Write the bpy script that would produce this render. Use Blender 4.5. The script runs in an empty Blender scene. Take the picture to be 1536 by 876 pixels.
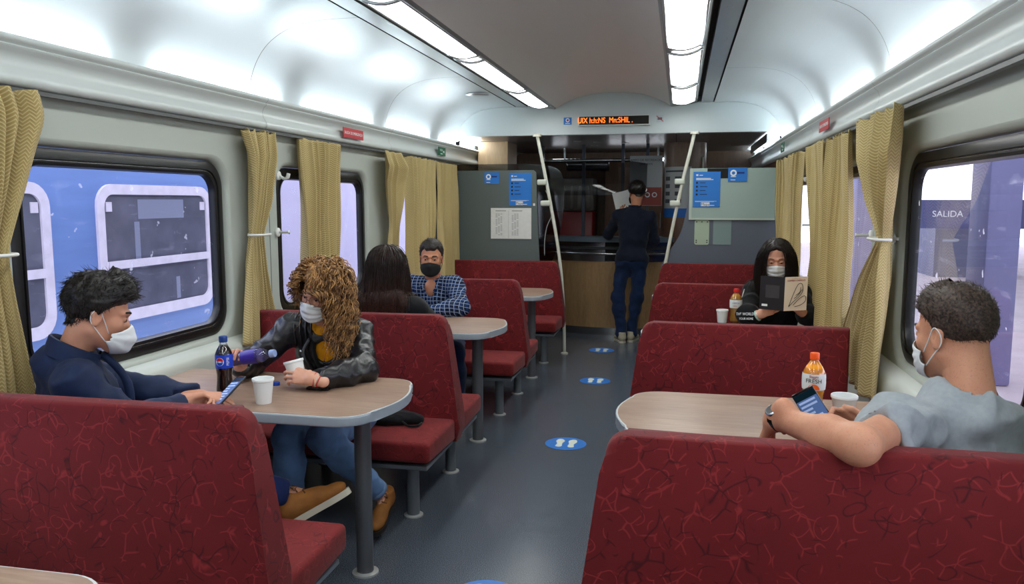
import bpy, bmesh, math, random
import numpy as np
from mathutils import Vector, Matrix, noise as mnoise
R = math.radians
rng = random.Random(7)
scn = bpy.context.scene
C = scn.collection
# ------------------------------------------------------------------ camera
FPX = 1180.0
PITCH = math.atan((438-302)/FPX)
YAW = math.atan((1022-768)*math.cos(PITCH)/FPX)
cam_d = bpy.data.cameras.new('camera'); cam = bpy.data.objects.new('camera', cam_d); C.objects.link(cam)
cam_d.sensor_width = 36; cam_d.lens = 36*FPX/1536; cam_d.clip_start = .05; cam_d.clip_end = 200
cam.location = (.69, 0, 1.55)
cam.rotation_euler = (math.pi/2-PITCH, 0, YAW)
scn.camera = cam
# ------------------------------------------------------------------ light and exposure
W = bpy.data.worlds.new('overcast_sky'); scn.world = W; W.use_nodes = True
bg = W.node_tree.nodes['Background']; bg.inputs[0].default_value = (.80, .86, 1.0, 1); bg.inputs[1].default_value = 3.5
LENS_E = 9.0      # emission of the ceiling light lenses
TUBE_E = 30.0     # emission of the cove tubes
scn.view_settings.view_transform = 'Standard'; scn.view_settings.look = 'None'
scn.view_settings.exposure = 0.35; scn.view_settings.gamma = 1.0
scn.view_settings.use_curve_mapping = False

# ------------------------------------------------------------------ helpers
def lin(c):
    return tuple((v/12.92 if v <= .04045 else ((v+.055)/1.055)**2.4) for v in (x/255 for x in c))
class NT:
    def __init__(s, m): s.t = m.node_tree; s.n = s.t.nodes; s.l = s.t.links
    def new(s, kind, **kw):
        n = s.n.new(kind)
        for k, v in kw.items():
            if k in n.inputs.keys() if isinstance(k, str) else False: n.inputs[k].default_value = v
            else: setattr(n, k, v)
        return n
    def link(s, a, b): s.l.new(a, b)
    def math(s, op, a, b=None, clamp=False):
        n = s.n.new('ShaderNodeMath'); n.operation = op; n.use_clamp = clamp
        for i, v in enumerate((a, b)):
            if v is None: continue
            if isinstance(v, (int, float)): n.inputs[i].default_value = v
            else: s.l.new(v, n.inputs[i])
        return n.outputs[0]
    def mix(s, fac, a, b):
        n = s.n.new('ShaderNodeMix'); n.data_type = 'RGBA'
        for i, v in ((0, fac), (6, a), (7, b)):
            if isinstance(v, (int, float)): n.inputs[i].default_value = v
            elif isinstance(v, tuple): n.inputs[i].default_value = (*v, 1) if len(v) == 3 else v
            else: s.l.new(v, n.inputs[i])
        return n.outputs[2]
    def ramp(s, fac, pts):
        n = s.n.new('ShaderNodeValToRGB'); s.l.new(fac, n.inputs[0])
        while len(n.color_ramp.elements) < len(pts): n.color_ramp.elements.new(.5)
        for e, (p, c) in zip(n.color_ramp.elements, pts):
            e.position = p; e.color = (*c, 1) if isinstance(c, tuple) else (c, c, c, 1)
        return n.outputs[0]
    def coord(s, kind='Object', scale=(1,1,1), rot=(0,0,0)):
        tc = s.n.new('ShaderNodeTexCoord'); mp = s.n.new('ShaderNodeMapping')
        s.l.new(tc.outputs[kind], mp.inputs[0]); mp.inputs['Scale'].default_value = scale; mp.inputs['Rotation'].default_value = rot
        return mp.outputs[0]
    def noise(s, vec, scale, detail=3, rough=.5):
        n = s.n.new('ShaderNodeTexNoise'); s.l.new(vec, n.inputs['Vector']); n.inputs['Scale'].default_value = scale
        n.inputs['Detail'].default_value = detail; n.inputs['Roughness'].default_value = rough
        return n.outputs[0]
MATS = {}
def mat(name, rgb=(200,200,200), rough=.5, metal=0.0, var=.0, vscale=6, bump=0, bscale=80, spec=.5, alpha=None,
        emit=None, estr=0, sheen=0, coat=0, sss=0, trans=0, ior=1.45, tscale=(1,1,1)):
    if name in MATS: return MATS[name]
    m = bpy.data.materials.new(name); m.use_nodes = True; MATS[name] = m
    g = NT(m); b = g.n['Principled BSDF']; col = lin(rgb)
    b.inputs['Base Color'].default_value = (*col, 1); b.inputs['Roughness'].default_value = rough
    b.inputs['Metallic'].default_value = metal; b.inputs['Specular IOR Level'].default_value = spec
    b.inputs['IOR'].default_value = ior
    if sheen: b.inputs['Sheen Weight'].default_value = sheen
    if coat: b.inputs['Coat Weight'].default_value = coat
    if trans: b.inputs['Transmission Weight'].default_value = trans
    if sss:
        b.inputs['Subsurface Weight'].default_value = sss; b.inputs['Subsurface Radius'].default_value = (.012,.005,.003); b.inputs['Subsurface Scale'].default_value = 1
    if alpha is not None: b.inputs['Alpha'].default_value = alpha
    if emit: b.inputs['Emission Color'].default_value = (*lin(emit), 1); b.inputs['Emission Strength'].default_value = estr
    if var or bump: vec = g.coord(scale=tscale)
    if var:
        nz = g.noise(vec, vscale, 4, .55)
        f = g.ramp(nz, [(.3, 0.0), (.7, 1.0)])
        g.link(g.mix(f, tuple(c*(1-var) for c in col), tuple(min(1, c*(1+var)) for c in col)), b.inputs['Base Color'])
    if bump:
        bn = g.n.new('ShaderNodeBump'); bn.inputs['Strength'].default_value = bump; bn.inputs['Distance'].default_value = .004
        g.link(g.noise(vec, bscale, 3), bn.inputs['Height']); g.link(bn.outputs[0], b.inputs['Normal'])
    return m
def mesh_obj(name, verts, faces, m=None, parent=None, smooth=False, loc=None):
    me = bpy.data.meshes.new(name); me.from_pydata([tuple(v) for v in verts], [], faces); me.update()
    if smooth: me.polygons.foreach_set('use_smooth', [True]*len(me.polygons))
    o = bpy.data.objects.new(name, me); C.objects.link(o)
    if m: me.materials.append(m)
    if parent: o.parent = parent
    if loc: o.location = loc
    return o
def bm_obj(name, bm, m=None, parent=None, smooth=False, loc=None, angle=None):
    bmesh.ops.recalc_face_normals(bm, faces=bm.faces)
    if smooth or angle:
        for f in bm.faces: f.smooth = True
    if angle:
        for e in bm.edges:
            if len(e.link_faces) == 2 and e.calc_face_angle(0) > R(angle): e.smooth = False
    me = bpy.data.meshes.new(name); bm.to_mesh(me); bm.free()
    o = bpy.data.objects.new(name, me); C.objects.link(o)
    if m: me.materials.append(m)
    if parent: o.parent = parent
    if loc: o.location = loc
    return o
def box(bm, x0, x1, y0, y1, z0, z1, bev=0, seg=2):
    r = bmesh.ops.create_cube(bm, size=1)
    vs = r['verts']
    for v in vs: v.co = Vector(((x0+x1)/2+v.co.x*(x1-x0), (y0+y1)/2+v.co.y*(y1-y0), (z0+z1)/2+v.co.z*(z1-z0)))
    if bev:
        es = list({e for v in vs for e in v.link_edges})
        bmesh.ops.bevel(bm, geom=es, offset=bev, segments=seg, affect='EDGES', profile=.5, clamp_overlap=True)
def box_obj(name, dims, m, parent=None, bev=0, seg=2):
    bm = bmesh.new(); box(bm, *dims, bev, seg); return bm_obj(name, bm, m, parent, angle=35 if bev else None)
def lathe(bm, prof, n=24, M=None, cap=True):
    """prof: (r, z) from bottom to top"""
    rings = []
    for r, z in prof:
        ring = [bm.verts.new((r*math.cos(2*math.pi*i/n), r*math.sin(2*math.pi*i/n), z)) for i in range(n)]
        rings.append(ring)
    for a, b in zip(rings, rings[1:]):
        for i in range(n): bm.faces.new((a[i], a[(i+1)%n], b[(i+1)%n], b[i]))
    if cap:
        bm.faces.new(rings[0][::-1]); bm.faces.new(rings[-1])
    if M:
        for ring in rings:
            for v in ring: v.co = M @ v.co
def tube(bm, pts, r, n=8, cap=True, closed=False):
    pts = [Vector(p) for p in pts]; N = len(pts)
    rs = r if isinstance(r, (list, tuple)) else [r]*N
    up = None; rings = []
    for i, p in enumerate(pts):
        if closed: t = (pts[(i+1)%N]-pts[i-1]).normalized()
        else: t = (pts[min(i+1, N-1)]-pts[max(i-1, 0)])
        if t.length < 1e-9: t = Vector((0,0,1))
        t.normalize()
        if up is None:
            up = Vector((0,0,1)) if abs(t.z) < .9 else Vector((1,0,0))
        up = (up - t*up.dot(t))
        if up.length < 1e-6: up = t.orthogonal()
        up.normalize(); sd = t.cross(up)
        rings.append([bm.verts.new(p+(up*math.cos(2*math.pi*k/n)+sd*math.sin(2*math.pi*k/n))*rs[i]) for k in range(n)])
    prs = list(zip(rings, rings[1:])) + ([(rings[-1], rings[0])] if closed else [])
    for a, b in prs:
        for k in range(n): bm.faces.new((a[k], a[(k+1)%n], b[(k+1)%n], b[k]))
    if cap and not closed:
        bm.faces.new(rings[0][::-1]); bm.faces.new(rings[-1])
def tube_obj(name, pts, r, m, parent=None, n=10, closed=False):
    bm = bmesh.new(); tube(bm, pts, r, n, closed=closed); return bm_obj(name, bm, m, parent, smooth=True)
def smooth_pts(pts, k=8):
    """Catmull-Rom through the points"""
    P = [Vector(p) for p in pts]; P = [P[0]*2-P[1]]+P+[P[-1]*2-P[-2]]; out = []
    for i in range(1, len(P)-2):
        for j in range(k):
            t = j/k; a, b, c, d = P[i-1:i+3]
            out.append(.5*((2*b)+(c-a)*t+(2*a-5*b+4*c-d)*t*t+(3*b-a-3*c+d)*t**3))
    out.append(P[-2]); return out
def empty(name, loc=(0,0,0), rz=0):
    o = bpy.data.objects.new(name, None); C.objects.link(o); o.location = loc; o.rotation_euler.z = rz; o.empty_display_size = .1
    return o
def tag(o, label, cat, group=None, kind=None):
    o['label'] = label; o['category'] = cat
    if group: o['group'] = group
    if kind: o['kind'] = kind
    return o
def struct(o): o['kind'] = 'structure'; return o
def copy_tree(o, parent=None):
    c = o.copy(); C.objects.link(c); c.parent = parent
    for ch in list(o.children): copy_tree(ch, c)
    return c
def rrect(w0, w1, h0, h1, r, k=6):
    pts = []
    for cx, cy, a0 in ((w1-r, h1-r, 0), (w0+r, h1-r, 90), (w0+r, h0+r, 180), (w1-r, h0+r, 270)):
        for i in range(k+1):
            a = R(a0+90*i/k); pts.append((cx+r*math.cos(a), cy+r*math.sin(a)))
    return pts
def extrude_y(name, prof, y0, y1, m, closed=False, parent=None, steps=1, angle=30):
    n = len(prof); vs = []; fs = []
    for s in range(steps+1):
        y = y0+(y1-y0)*s/steps; vs += [(x, y, z) for x, z in prof]
    for s in range(steps):
        for i in range(n if closed else n-1):
            j = (i+1) % n; fs.append((s*n+i, s*n+j, (s+1)*n+j, (s+1)*n+i))
    if closed: fs += [tuple(range(n))[::-1], tuple(range(steps*n, steps*n+n))]
    bm = bmesh.new(); bv = [bm.verts.new(v) for v in vs]
    for f in fs: bm.faces.new([bv[i] for i in f])
    return bm_obj(name, bm, m, parent, angle=angle)
def text_mesh(name, s, size, M, m, parent=None, align='CENTER', ext=.0006):
    cu = bpy.data.curves.new(name, 'FONT'); cu.body = s; cu.size = size; cu.align_x = align; cu.align_y = 'CENTER'; cu.extrude = ext
    o = bpy.data.objects.new(name, cu); C.objects.link(o)
    dg = bpy.context.evaluated_depsgraph_get(); me = bpy.data.meshes.new_from_object(o.evaluated_get(dg))
    bpy.data.objects.remove(o); me.transform(M); me.name = name
    q = bpy.data.objects.new(name, me); C.objects.link(q); me.materials.clear(); me.materials.append(m)
    if parent: q.parent = parent
    return q
def basis(x, y, o):
    x = Vector(x).normalized(); y = Vector(y).normalized(); z = x.cross(y).normalized(); y = z.cross(x)
    M = Matrix((x, y, z)).transposed().to_4x4(); M.translation = Vector(o); return M

# ------------------------------------------------------------------ shared materials
M_panel = mat('wall_panel_white', (176,183,174), .42, bump=.05, bscale=400)
M_cornice = mat('cornice_grey', (196,203,200), .3)
M_sill = mat('sill_white', (190,195,186), .4)
M_rubber = mat('black_rubber', (16,17,20), .35)
M_alu = mat('brushed_aluminium', (190,192,196), .3, metal=.9)
M_steel = mat('stainless_steel', (170,172,176), .25, metal=1)
M_dark = mat('dark_gap', (10,10,11), .7)
M_leg = mat('grey_painted_leg', (120,126,132), .35, metal=.3)
M_white = mat('white_plastic', (225,226,220), .4)
M_text_w = mat('white_print', (235,238,240), .6)
M_text_k = mat('black_print', (25,28,34), .6)
M_blue_paper = mat('blue_paper', (40,120,205), .55)
M_paper = mat('white_paper', (226,226,222), .7, var=.04, vscale=30)
def satin(name, rgb, rough, metal):
    m = mat(name, rgb, rough, metal); g = NT(m); b = g.n['Principled BSDF']
    v = g.coord(scale=(120, 2.5, 120)); nz = g.noise(v, 1.0, 4, .6)
    bn = g.n.new('ShaderNodeBump'); bn.inputs['Strength'].default_value = .12; bn.inputs['Distance'].default_value = .01
    v2 = g.coord(scale=(1.2, 1.6, 1.2)); n2 = g.noise(v2, 1.4, 2, .4)
    h = g.math('ADD', g.math('MULTIPLY', nz, .06), n2)
    g.link(h, bn.inputs['Height']); g.link(bn.outputs[0], b.inputs['Normal'])
    g.link(g.math('ADD', g.math('MULTIPLY', nz, .14), rough-.07), b.inputs['Roughness'])
    return m
M_cove = satin('satin_cove_panel', (212,219,222), .36, .3)
M_mid = satin('satin_mid_ceiling', (222,220,214), .38, .0)

# ------------------------------------------------------------------ shell
YA, YB = -1.2, 7.98        # car interior from behind the camera to the bulkhead
YE = 12.2
def floor_mat():
    m = mat('speckled_vinyl', (46,54,66), .28); g = NT(m); b = g.n['Principled BSDF']
    v = g.coord(); n1 = g.noise(v, 260, 2, .7); n2 = g.noise(v, 1.6, 4, .6); n3 = g.noise(g.coord(scale=(3,14,1)), 2.0, 5, .7)
    base = g.mix(g.ramp(n1, [(.42, 0.0), (.62, 1.0)]), lin((46,54,65)), lin((118,126,138)))
    base = g.mix(g.ramp(n2, [(.45, 0.0), (.8, .35)]), base, lin((74,78,84)))
    g.link(base, b.inputs['Base Color'])
    g.link(g.math('ADD', g.math('MULTIPLY', n2, .22), g.math('MULTIPLY', n3, .18)), b.inputs['Roughness'])
    bn = g.n.new('ShaderNodeBump'); bn.inputs['Strength'].default_value = .08; bn.inputs['Distance'].default_value = .003
    g.link(n1, bn.inputs['Height']); g.link(bn.outputs[0], b.inputs['Normal'])
    return m
struct(box_obj('floor', (-1.68, 1.68, YA, YE, -.08, 0), floor_mat()))
# ceiling: centre vault, light band, soffit strips, cove panels
NB = 14
mid = [(x, 2.62-.14*(abs(x)/.56)**2.6) for x in np.linspace(-.56, .56, 17)]
ceil = empty('ceiling'); struct(ceil)
extrude_y('centre_vault', mid, YA, YB, M_mid, parent=ceil)
M_band = mat('light_band_grey', (150,153,152), .35, metal=.4)
M_strip = satin('satin_strip', (178,184,188), .3, .6)
for s in (-1, 1):
    extrude_y('light_band', [(s*.56, 2.48), (s*.575, 2.468), (s*.70, 2.478), (s*.815, 2.505), (s*.825, 2.535)], YA, YB, M_band, parent=ceil)
    extrude_y('air_slot', [(s*.825, 2.535), (s*.825, 2.56), (s*.855, 2.56), (s*.855, 2.50)], YA, YB, M_dark, parent=ceil)
    extrude_y('soffit_strip', [(s*.855, 2.50), (s*.965, 2.50)], YA, YB, M_strip, parent=ceil)
    extrude_y('shadow_gap', [(s*.965, 2.50), (s*.965, 2.52), (s*.978, 2.52), (s*.978, 2.50)], YA, YB, M_dark, parent=ceil)
    cove = [(s*x, z) for x, z in ((.978,2.50),(1.10,2.50),(1.22,2.494),(1.33,2.474),(1.42,2.44),(1.50,2.385),(1.56,2.31),(1.60,2.22),(1.615,2.13),(1.62,2.07))]
    cp = [Vector((x, 0, z)) for x, z in cove]; cp = [(p.x, p.z) for p in smooth_pts(cp, 4)]
    ys = [YA, 1.95, 3.97, 5.98, YB]
    for a, b in zip(ys, ys[1:]):
        extrude_y('cove_panel', cp, a+.002, b-.002, M_cove, parent=ceil)
    # dark line behind the joints
    for b in ys[1:-1]:
        extrude_y('panel_joint', [(x+s*.002, z+.002) for x, z in cp], b-.004, b+.004, M_dark, parent=ceil)
    # cornice
    pr = [(1.625,1.95),(1.60,1.945),(1.575,1.95),(1.565,1.965),(1.568,1.985),(1.585,2.01),(1.59,2.04),(1.58,2.065),(1.566,2.075),(1.563,2.083),(1.568,2.088),(1.558,2.096),(1.552,2.104),(1.553,2.114),(1.560,2.120),(1.568,2.118),(1.572,2.09),(1.61,2.075)]
    q = extrude_y('trim_1' if s < 0 else 'trim_2', [(s*x, z) for x, z in pr], YA, 9.5 if s < 0 else YE, M_cornice, angle=50); struct(q)
    for yj in (1.95, 4.05, 5.98):
        extrude_y('cornice_joint', [(s*(x-.0012), z) for x, z in pr[2:14]], yj, yj+.003, mat('joint_grey', (120,124,122), .6), parent=q)
    # curtain rail shadow gap
    rail = box_obj('curtain_rail', (min(s*1.575, s*1.60), max(s*1.575, s*1.60), YA, YB, 1.928, 1.943), mat('rail_grey', (90,92,92), .4, metal=.5))
    tag(rail, 'grey curtain rail under the cornice on the %s side' % ('left' if s < 0 else 'right'), 'curtain rail')
# downlight dish in the left cove
bm = bmesh.new(); lathe(bm, [(.0,.0),(.10,.0),(.105,-.006),(.06,-.012),(0,-.014)], 24, cap=False)
# ceiling speaker ring
o = bm_obj('round_vent', bm, M_alu, loc=(-1.10, 6.9, 2.492), smooth=True); o.rotation_euler = (0, 0, 0)
tag(o, 'small round silver vent in the left cove panel near the bulkhead', 'vent')
# ceiling lights
M_lens = mat('lit_lens', (255,255,255), .5, emit=(250,253,250), estr=LENS_E)
def lens(s, y0, y1):
    t = empty('ceiling_light', (s*.69, (y0+y1)/2, 2.48)); h = (y1-y0)/2
    arc = [(x, -.022+.0*i+(.028*((x+.0)/.1)**2 if False else (.018*((x*s+.1)/.2)))-.024*math.cos(x/.1*math.pi/2)) for i, x in enumerate(np.linspace(-.098, .098, 9))]
    extrude_y('diffuser', [(x, z+.006) for x, z in arc], -h, h, M_lens, parent=t, angle=60)
    fr = [(x*1.06, z+.001) for x, z in arc]
    bm = bmesh.new()
    for yy in (-h-.012, h+.012): tube(bm, [(x, yy, z+.008) for x, z in fr], .009, 6)
    for e in (0, -1): tube(bm, [(fr[e][0], -h-.012, fr[e][1]+.008), (fr[e][0], h+.012, fr[e][1]+.008)], .008, 6)
    bm_obj('frame', bm, M_alu, t, smooth=True)
    return t
lens_y = [(-1.0,.30),(.48,1.78),(2.0,3.3),(3.55,4.93),(5.13,6.47),(6.63,7.66)]
for s, sd in ((-1, 'left'), (1, 'right')):
    for i, (a, b) in enumerate(lens_y):
        t = lens(s, a, b)
        nth = ['','','','nearest the viewer','second from the bulkhead','next to the bulkhead'][i]
        if nth: tag(t, 'glowing white ceiling light of the %s row, %s' % (sd, nth), 'ceiling light', 'ceiling lights in two rows')
        else: tag(t, 'glowing white ceiling light above the near end, %s row' % sd, 'ceiling light', 'ceiling lights above the viewer in the %s row' % sd)
# cove tubes
M_tube = mat('lit_tube', (255,255,255), .5, emit=(240,249,255), estr=TUBE_E)
for s, gaps, sd in ((-1, [-1.2,.17,1.58,3.01,4.44,5.85,7.24,8.4], 'left'), (1, [-1.2,.02,1.42,2.82,4.17,5.58,6.96,8.3,9.6,10.9], 'right')):
    for a, b in zip(gaps, gaps[1:]):
        t = empty('fluorescent_tube', (s*1.588, (a+b)/2, 2.098)); h = (b-a)/2-.15
        bm = bmesh.new(); tube(bm, [(0,-h,0),(0,h,0)], .012, 10); bm_obj('glass_tube', bm, M_tube, t, smooth=True)
        for y in (-h-.015, h+.015):
            bm = bmesh.new(); box(bm, -.012, .012, y-.014, y+.014, -.02, .012); bm_obj('lamp_holder', bm, M_white, t)
        tag(t, 'bright fluorescent tube lying in the %s cornice trough' % sd, 'light tube', 'fluorescent tubes in the %s cornice' % sd)

# walls with window openings
WIN = [(-1.38,-.03), (.50,1.85), (2.38,3.73), (4.28,5.62), (6.16,7.50)]
ZW0, ZW1 = .865, 1.75
M_glass = bpy.data.materials.new('dirty_window_glass'); M_glass.use_nodes = True
g = NT(M_glass); g.n.remove(g.n['Principled BSDF']); out = g.n['Material Output']
tr = g.n.new('ShaderNodeBsdfTransparent'); tr.inputs[0].default_value = (.93,.93,.98,1)
gl = g.n.new('ShaderNodeBsdfGlossy'); gl.inputs['Roughness'].default_value = .03
df = g.n.new('ShaderNodeBsdfTranslucent'); df.inputs[0].default_value = (.86,.82,.88,1)
fr = g.n.new('ShaderNodeFresnel'); fr.inputs[0].default_value = 1.45
m1 = g.n.new('ShaderNodeMixShader'); g.link(g.math('MULTIPLY', fr.outputs[0], .35), m1.inputs[0]); g.link(tr.outputs[0], m1.inputs[1]); g.link(gl.outputs[0], m1.inputs[2])
v = g.coord()
sc = g.noise(g.coord(scale=(1,1,1), rot=(.6,0,0)), 16, 2, .6); sc = g.ramp(sc, [(.705, 0.0), (.72, .4)])
v3 = g.noise(g.coord(scale=(1,2,9), rot=(.12,0,0)), 3.2, 2, .5); v3 = g.ramp(v3, [(.60, 0.0), (.75, .14)])
film = g.math('ADD', sc, g.math('MULTIPLY', v3, .6), clamp=True)
m2 = g.n.new('ShaderNodeMixShader'); g.link(film, m2.inputs[0]); g.link(m1.outputs[0], m2.inputs[1]); g.link(df.outputs[0], m2.inputs[2])
g.link(m2.outputs[0], out.inputs[0])
def wall_side(s):
    X = 1.63*s
    bm = bmesh.new(); lo = []
    def loop(pts, x):
        vs = [bm.verts.new((x, y, z)) for y, z in pts]
        for a, b in zip(vs, vs[1:]+vs[:1]): bm.edges.new((a, b))
        return vs
    loop([(YA, .80), (YB+1.4, .80), (YB+1.4, 2.1), (YA, 2.1)], X)
    holes = []
    for a, b in WIN: holes.append(loop(rrect(a-.035, b+.035, ZW0-.03, ZW1+.035, .15), X))
    bmesh.ops.triangle_fill(bm, edges=list(bm.edges), use_beauty=True)
    for (a, b), vs in zip(WIN, holes):
        pv = vs
        for off, dx in ((.018, .008), (.028, .03), (.032, .07)):
            pts = rrect(a-.035+off, b+.035-off, ZW0-.03+off, ZW1+.035-off, .15-off*.5)
            nv = [bm.verts.new((X+s*dx, y, z)) for y, z in pts]
            for i in range(len(pv)):
                j = (i+1) % len(pv); f = bm.faces.new((pv[i], pv[j], nv[j], nv[i])); f.smooth = True
            pv = nv
    o = bm_obj('wall_left' if s < 0 else 'wall_right', bm, M_panel); struct(o)
    # lower ledge panel
    pr = [(1.63,.835),(1.60,.822),(1.572,.80),(1.56,.77),(1.56,.0)]
    extrude_y('lower_panel', [(s*x, z) for x, z in pr], YA, YB, M_sill, parent=o, angle=60)
    # vertical panel joints
    bmj = bmesh.new()
    for y in (4.16, 2.0+.02, 6.05): box(bmj, min(X, X-s*.0015), max(X, X-s*.0015), y-.003, y+.003, .83, 1.95)
    bm_obj('panel_joint', bmj, mat('joint_grey'), o)
    return o
def window(s, i, a, b, n):
    X = 1.63*s+s*.03; root = empty('window_%d' % n, (X, (a+b)/2, (ZW0+ZW1)/2)); struct(root)
    bm = bmesh.new(); hy = (b-a)/2; hz = (ZW1-ZW0)/2
    prof = [(0, .02), (0, -.004), (.012, -.010), (.040, -.010), (.042, -.002), (.050, -.002), (.052, -.008), (.064, -.006), (.070, .010), (.070, .03)]
    pv = None
    for off, dx in prof:
        nv = [bm.verts.new((s*dx, y, z)) for y, z in rrect(-hy+off, hy-off, -hz+off, hz-off, .13-off*.6, 8)]
        if pv:
            for k in range(len(pv)):
                j = (k+1) % len(pv); bm.faces.new((pv[k], pv[j], nv[j], nv[k]))
        pv = nv
    bm_obj('window_frame', bm, M_rubber, root, angle=30)
    bm = bmesh.new(); tube(bm, [(-s*.0005, y, z) for y, z in rrect(-hy+.046, hy-.046, -hz+.046, hz-.046, .105, 8)], .0028, 6, closed=True)
    bm_obj('chrome_bead', bm, M_steel, root, smooth=True)
    pts = rrect(-hy+.066, hy-.066, -hz+.066, hz-.066, .09, 8)
    mesh_obj('glass', [(s*.018, y, z) for y, z in pts], [tuple(range(len(pts)))], M_glass, root)
n = 1
for s in (-1, 1):
    wall_side(s)
    for i, (a, b) in enumerate(WIN):
        window(s, i, a, b, n); n += 1
# rear wall behind the viewer closes the car
struct(box_obj('wall_back', (-1.66, 1.66, YA-.06, YA, 0, 2.65), M_panel))
# ------------------------------------------------------------------ outer shell of the car (keeps daylight out)
M_shell = mat('outer_shell', (60,62,66), .7)
shell = empty('trim_3'); struct(shell)
box_obj('roof_skin', (-1.72, 1.72, YA-.1, YE+.1, 2.68, 2.74), M_shell, shell)
for s in (-1, 1):
    box_obj('side_skin', (min(s*1.71, s*1.76), max(s*1.71, s*1.76), YA-.1, YE+.1, 1.80, 2.70), M_shell, shell)
    box_obj('side_skin', (min(s*1.71, s*1.76), max(s*1.71, s*1.76), YA-.1, YE+.1, -.1, .83), M_shell, shell)
    box_obj('side_skin', (min(s*1.69, s*1.74), max(s*1.69, s*1.74), 7.6, YE+.1, .7, 1.85), M_shell, shell)
# ------------------------------------------------------------------ bulkhead beam
M_beam = mat('beam_white', (196,206,208), .35)
outl = [(-1.50,2.215),(1.50,2.215),(1.56,2.205),(1.63,2.17),(1.63,2.32),(1.50,2.395),(1.42,2.44),(1.33,2.474),(1.22,2.494),(1.10,2.50),(.978,2.50),(.84,2.505),(.80,2.495),(.70,2.478),(.62,2.475)]
mm = [(x, 2.62-.14*(abs(x)/.56)**2.6) for x in np.linspace(.54, -.54, 15)]
left = [(-x, z) for x, z in outl[2:]][::-1]
outl = outl+[(x, z) for x, z in mm]+left
beam = extrude_y('trim_4', outl, YB, YB+.12, M_beam, closed=True); struct(beam)
# fill above the beam so that the vault ends against it
struct(box_obj('trim_5', (-1.7, 1.7, YB+.05, YB+.11, 2.40, 2.68), M_beam))
# low ceiling beyond
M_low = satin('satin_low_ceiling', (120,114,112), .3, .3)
lowc = box_obj('trim_6', (-1.50, 1.50, YB+.12, YE, 2.215, 2.24), M_low); struct(lowc)
for s in (-1, 1):
    extrude_y('cove_return', [(s*1.50, 2.222),(s*1.56,2.215),(s*1.60,2.18),(s*1.62,2.08)], YB+.12, YE, M_cove, parent=lowc)
bmj = bmesh.new(); box(bmj, .62, .626, YB+.13, YE, 2.2135, 2.2149)
bm_obj('panel_joint', bmj, M_dark, lowc)
bmj = bmesh.new()
for x, y in ((-.45, 8.8), (-.25, 9.0), (.05, 9.2), (-.35, 9.6)): lathe(bmj, [(.0,0),(.045,0),(.045,.004),(0,.004)], 16, Matrix.Translation((x, y, 2.209)), cap=False)
dl = bm_obj('downlight_disc', bmj, mat('disc_grey', (150,150,150), .3, metal=.6), lowc)
# light louvre on the right beyond the bulkhead
for s, y1 in ((1, 9.9),):
    bm = bmesh.new()
    for y in (8.12, 8.55, 9.0, 9.45, 9.9): box(bm, 1.49, 1.575, y-.012, y+.012, 2.135, 2.205)
    box(bm, 1.486, 1.494, 8.1, 9.92, 2.12, 2.205)
    tag(bm_obj('light_louvre', bm, M_alu), 'metal louvre of the strip light beyond the bulkhead on the right', 'light fitting')
for s in (-1, 1):
    t = empty('fluorescent_tube', (s*1.54, 8.75, 2.175))
    bm = bmesh.new(); tube(bm, [(0,-.6,0),(0,.6,0)], .012, 10); bm_obj('glass_tube', bm, M_tube, t, smooth=True)
    for y in (-.615, .615):
        bm = bmesh.new(); box(bm, -.012, .012, y-.014, y+.014, -.012, .035); bm_obj('lamp_holder', bm, M_white, t)
    tag(t, 'bright strip light tube just past the bulkhead, %s side' % ('left' if s < 0 else 'right'), 'light tube')
# LED sign
sg = empty('led_display', (.018, YB-.03, 2.345)); tag(sg, 'black electronic display with orange scrolling characters on the bulkhead', 'display')
bm = bmesh.new(); box(bm, -.355, .355, -.005, .03, -.052, .052, .004); bm_obj('housing', bm, mat('housing_white', (205,210,210), .4), sg, angle=35)
bm = bmesh.new(); box(bm, -.342, .342, -.008, 0, -.040, .040); bm_obj('screen', bm, mat('led_black', (14,10,10), .25), sg)
M_led = mat('led_orange', (255,110,30), .5, emit=(255,96,22), estr=2.6)
MX = lambda x, y, z: basis((1,0,0), (0,0,1), (x, y, z))
text_mesh('lit_characters', 'UIX h:h:NS  Mn:SHIL .', .075, MX(-.085, -.0085, .0)@Matrix.Scale(.80, 4, (1,0,0)), M_led, sg)
# stickers on the beam
def sticker(name, x0, x1, z0, z1, m, label, y=YB-.002, cat='sticker'):
    t = empty(name, ((x0+x1)/2, y, (z0+z1)/2)); w, h = (x1-x0)/2, (z1-z0)/2
    bm = bmesh.new(); box(bm, -w, w, -.0012, .0012, -h, h); bm_obj('sheet', bm, m, t); tag(t, label, cat); return t
def disc(name, r, M, m, parent, r_in=0, n=24):
    bm = bmesh.new(); vs = [bm.verts.new(M@Vector((r*math.cos(a), r*math.sin(a), 0))) for a in np.linspace(0, 2*math.pi, n, endpoint=False)]
    if r_in:
        v2 = [bm.verts.new(M@Vector((r_in*math.cos(a), r_in*math.sin(a), 0))) for a in np.linspace(0, 2*math.pi, n, endpoint=False)]
        for i in range(n): bm.faces.new((vs[i], vs[(i+1)%n], v2[(i+1)%n], v2[i]))
    else: bm.faces.new(vs)
    return bm_obj(name, bm, m, parent)
t = sticker('blue_sticker', -.485, -.405, 2.315, 2.385, M_blue_paper, 'small blue square sticker with a white round symbol left of the display')
disc('white_circle', .020, MX(0,-.0016,.008), M_text_w, t, .012); disc('red_dot', .008, MX(0,-.0018,.008), mat('red_print', (190,40,45), .5), t)
bm = bmesh.new(); box(bm, -.025, .025, -.002, -.0013, -.026, -.020); bm_obj('caption', bm, M_text_w, t)
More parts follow.
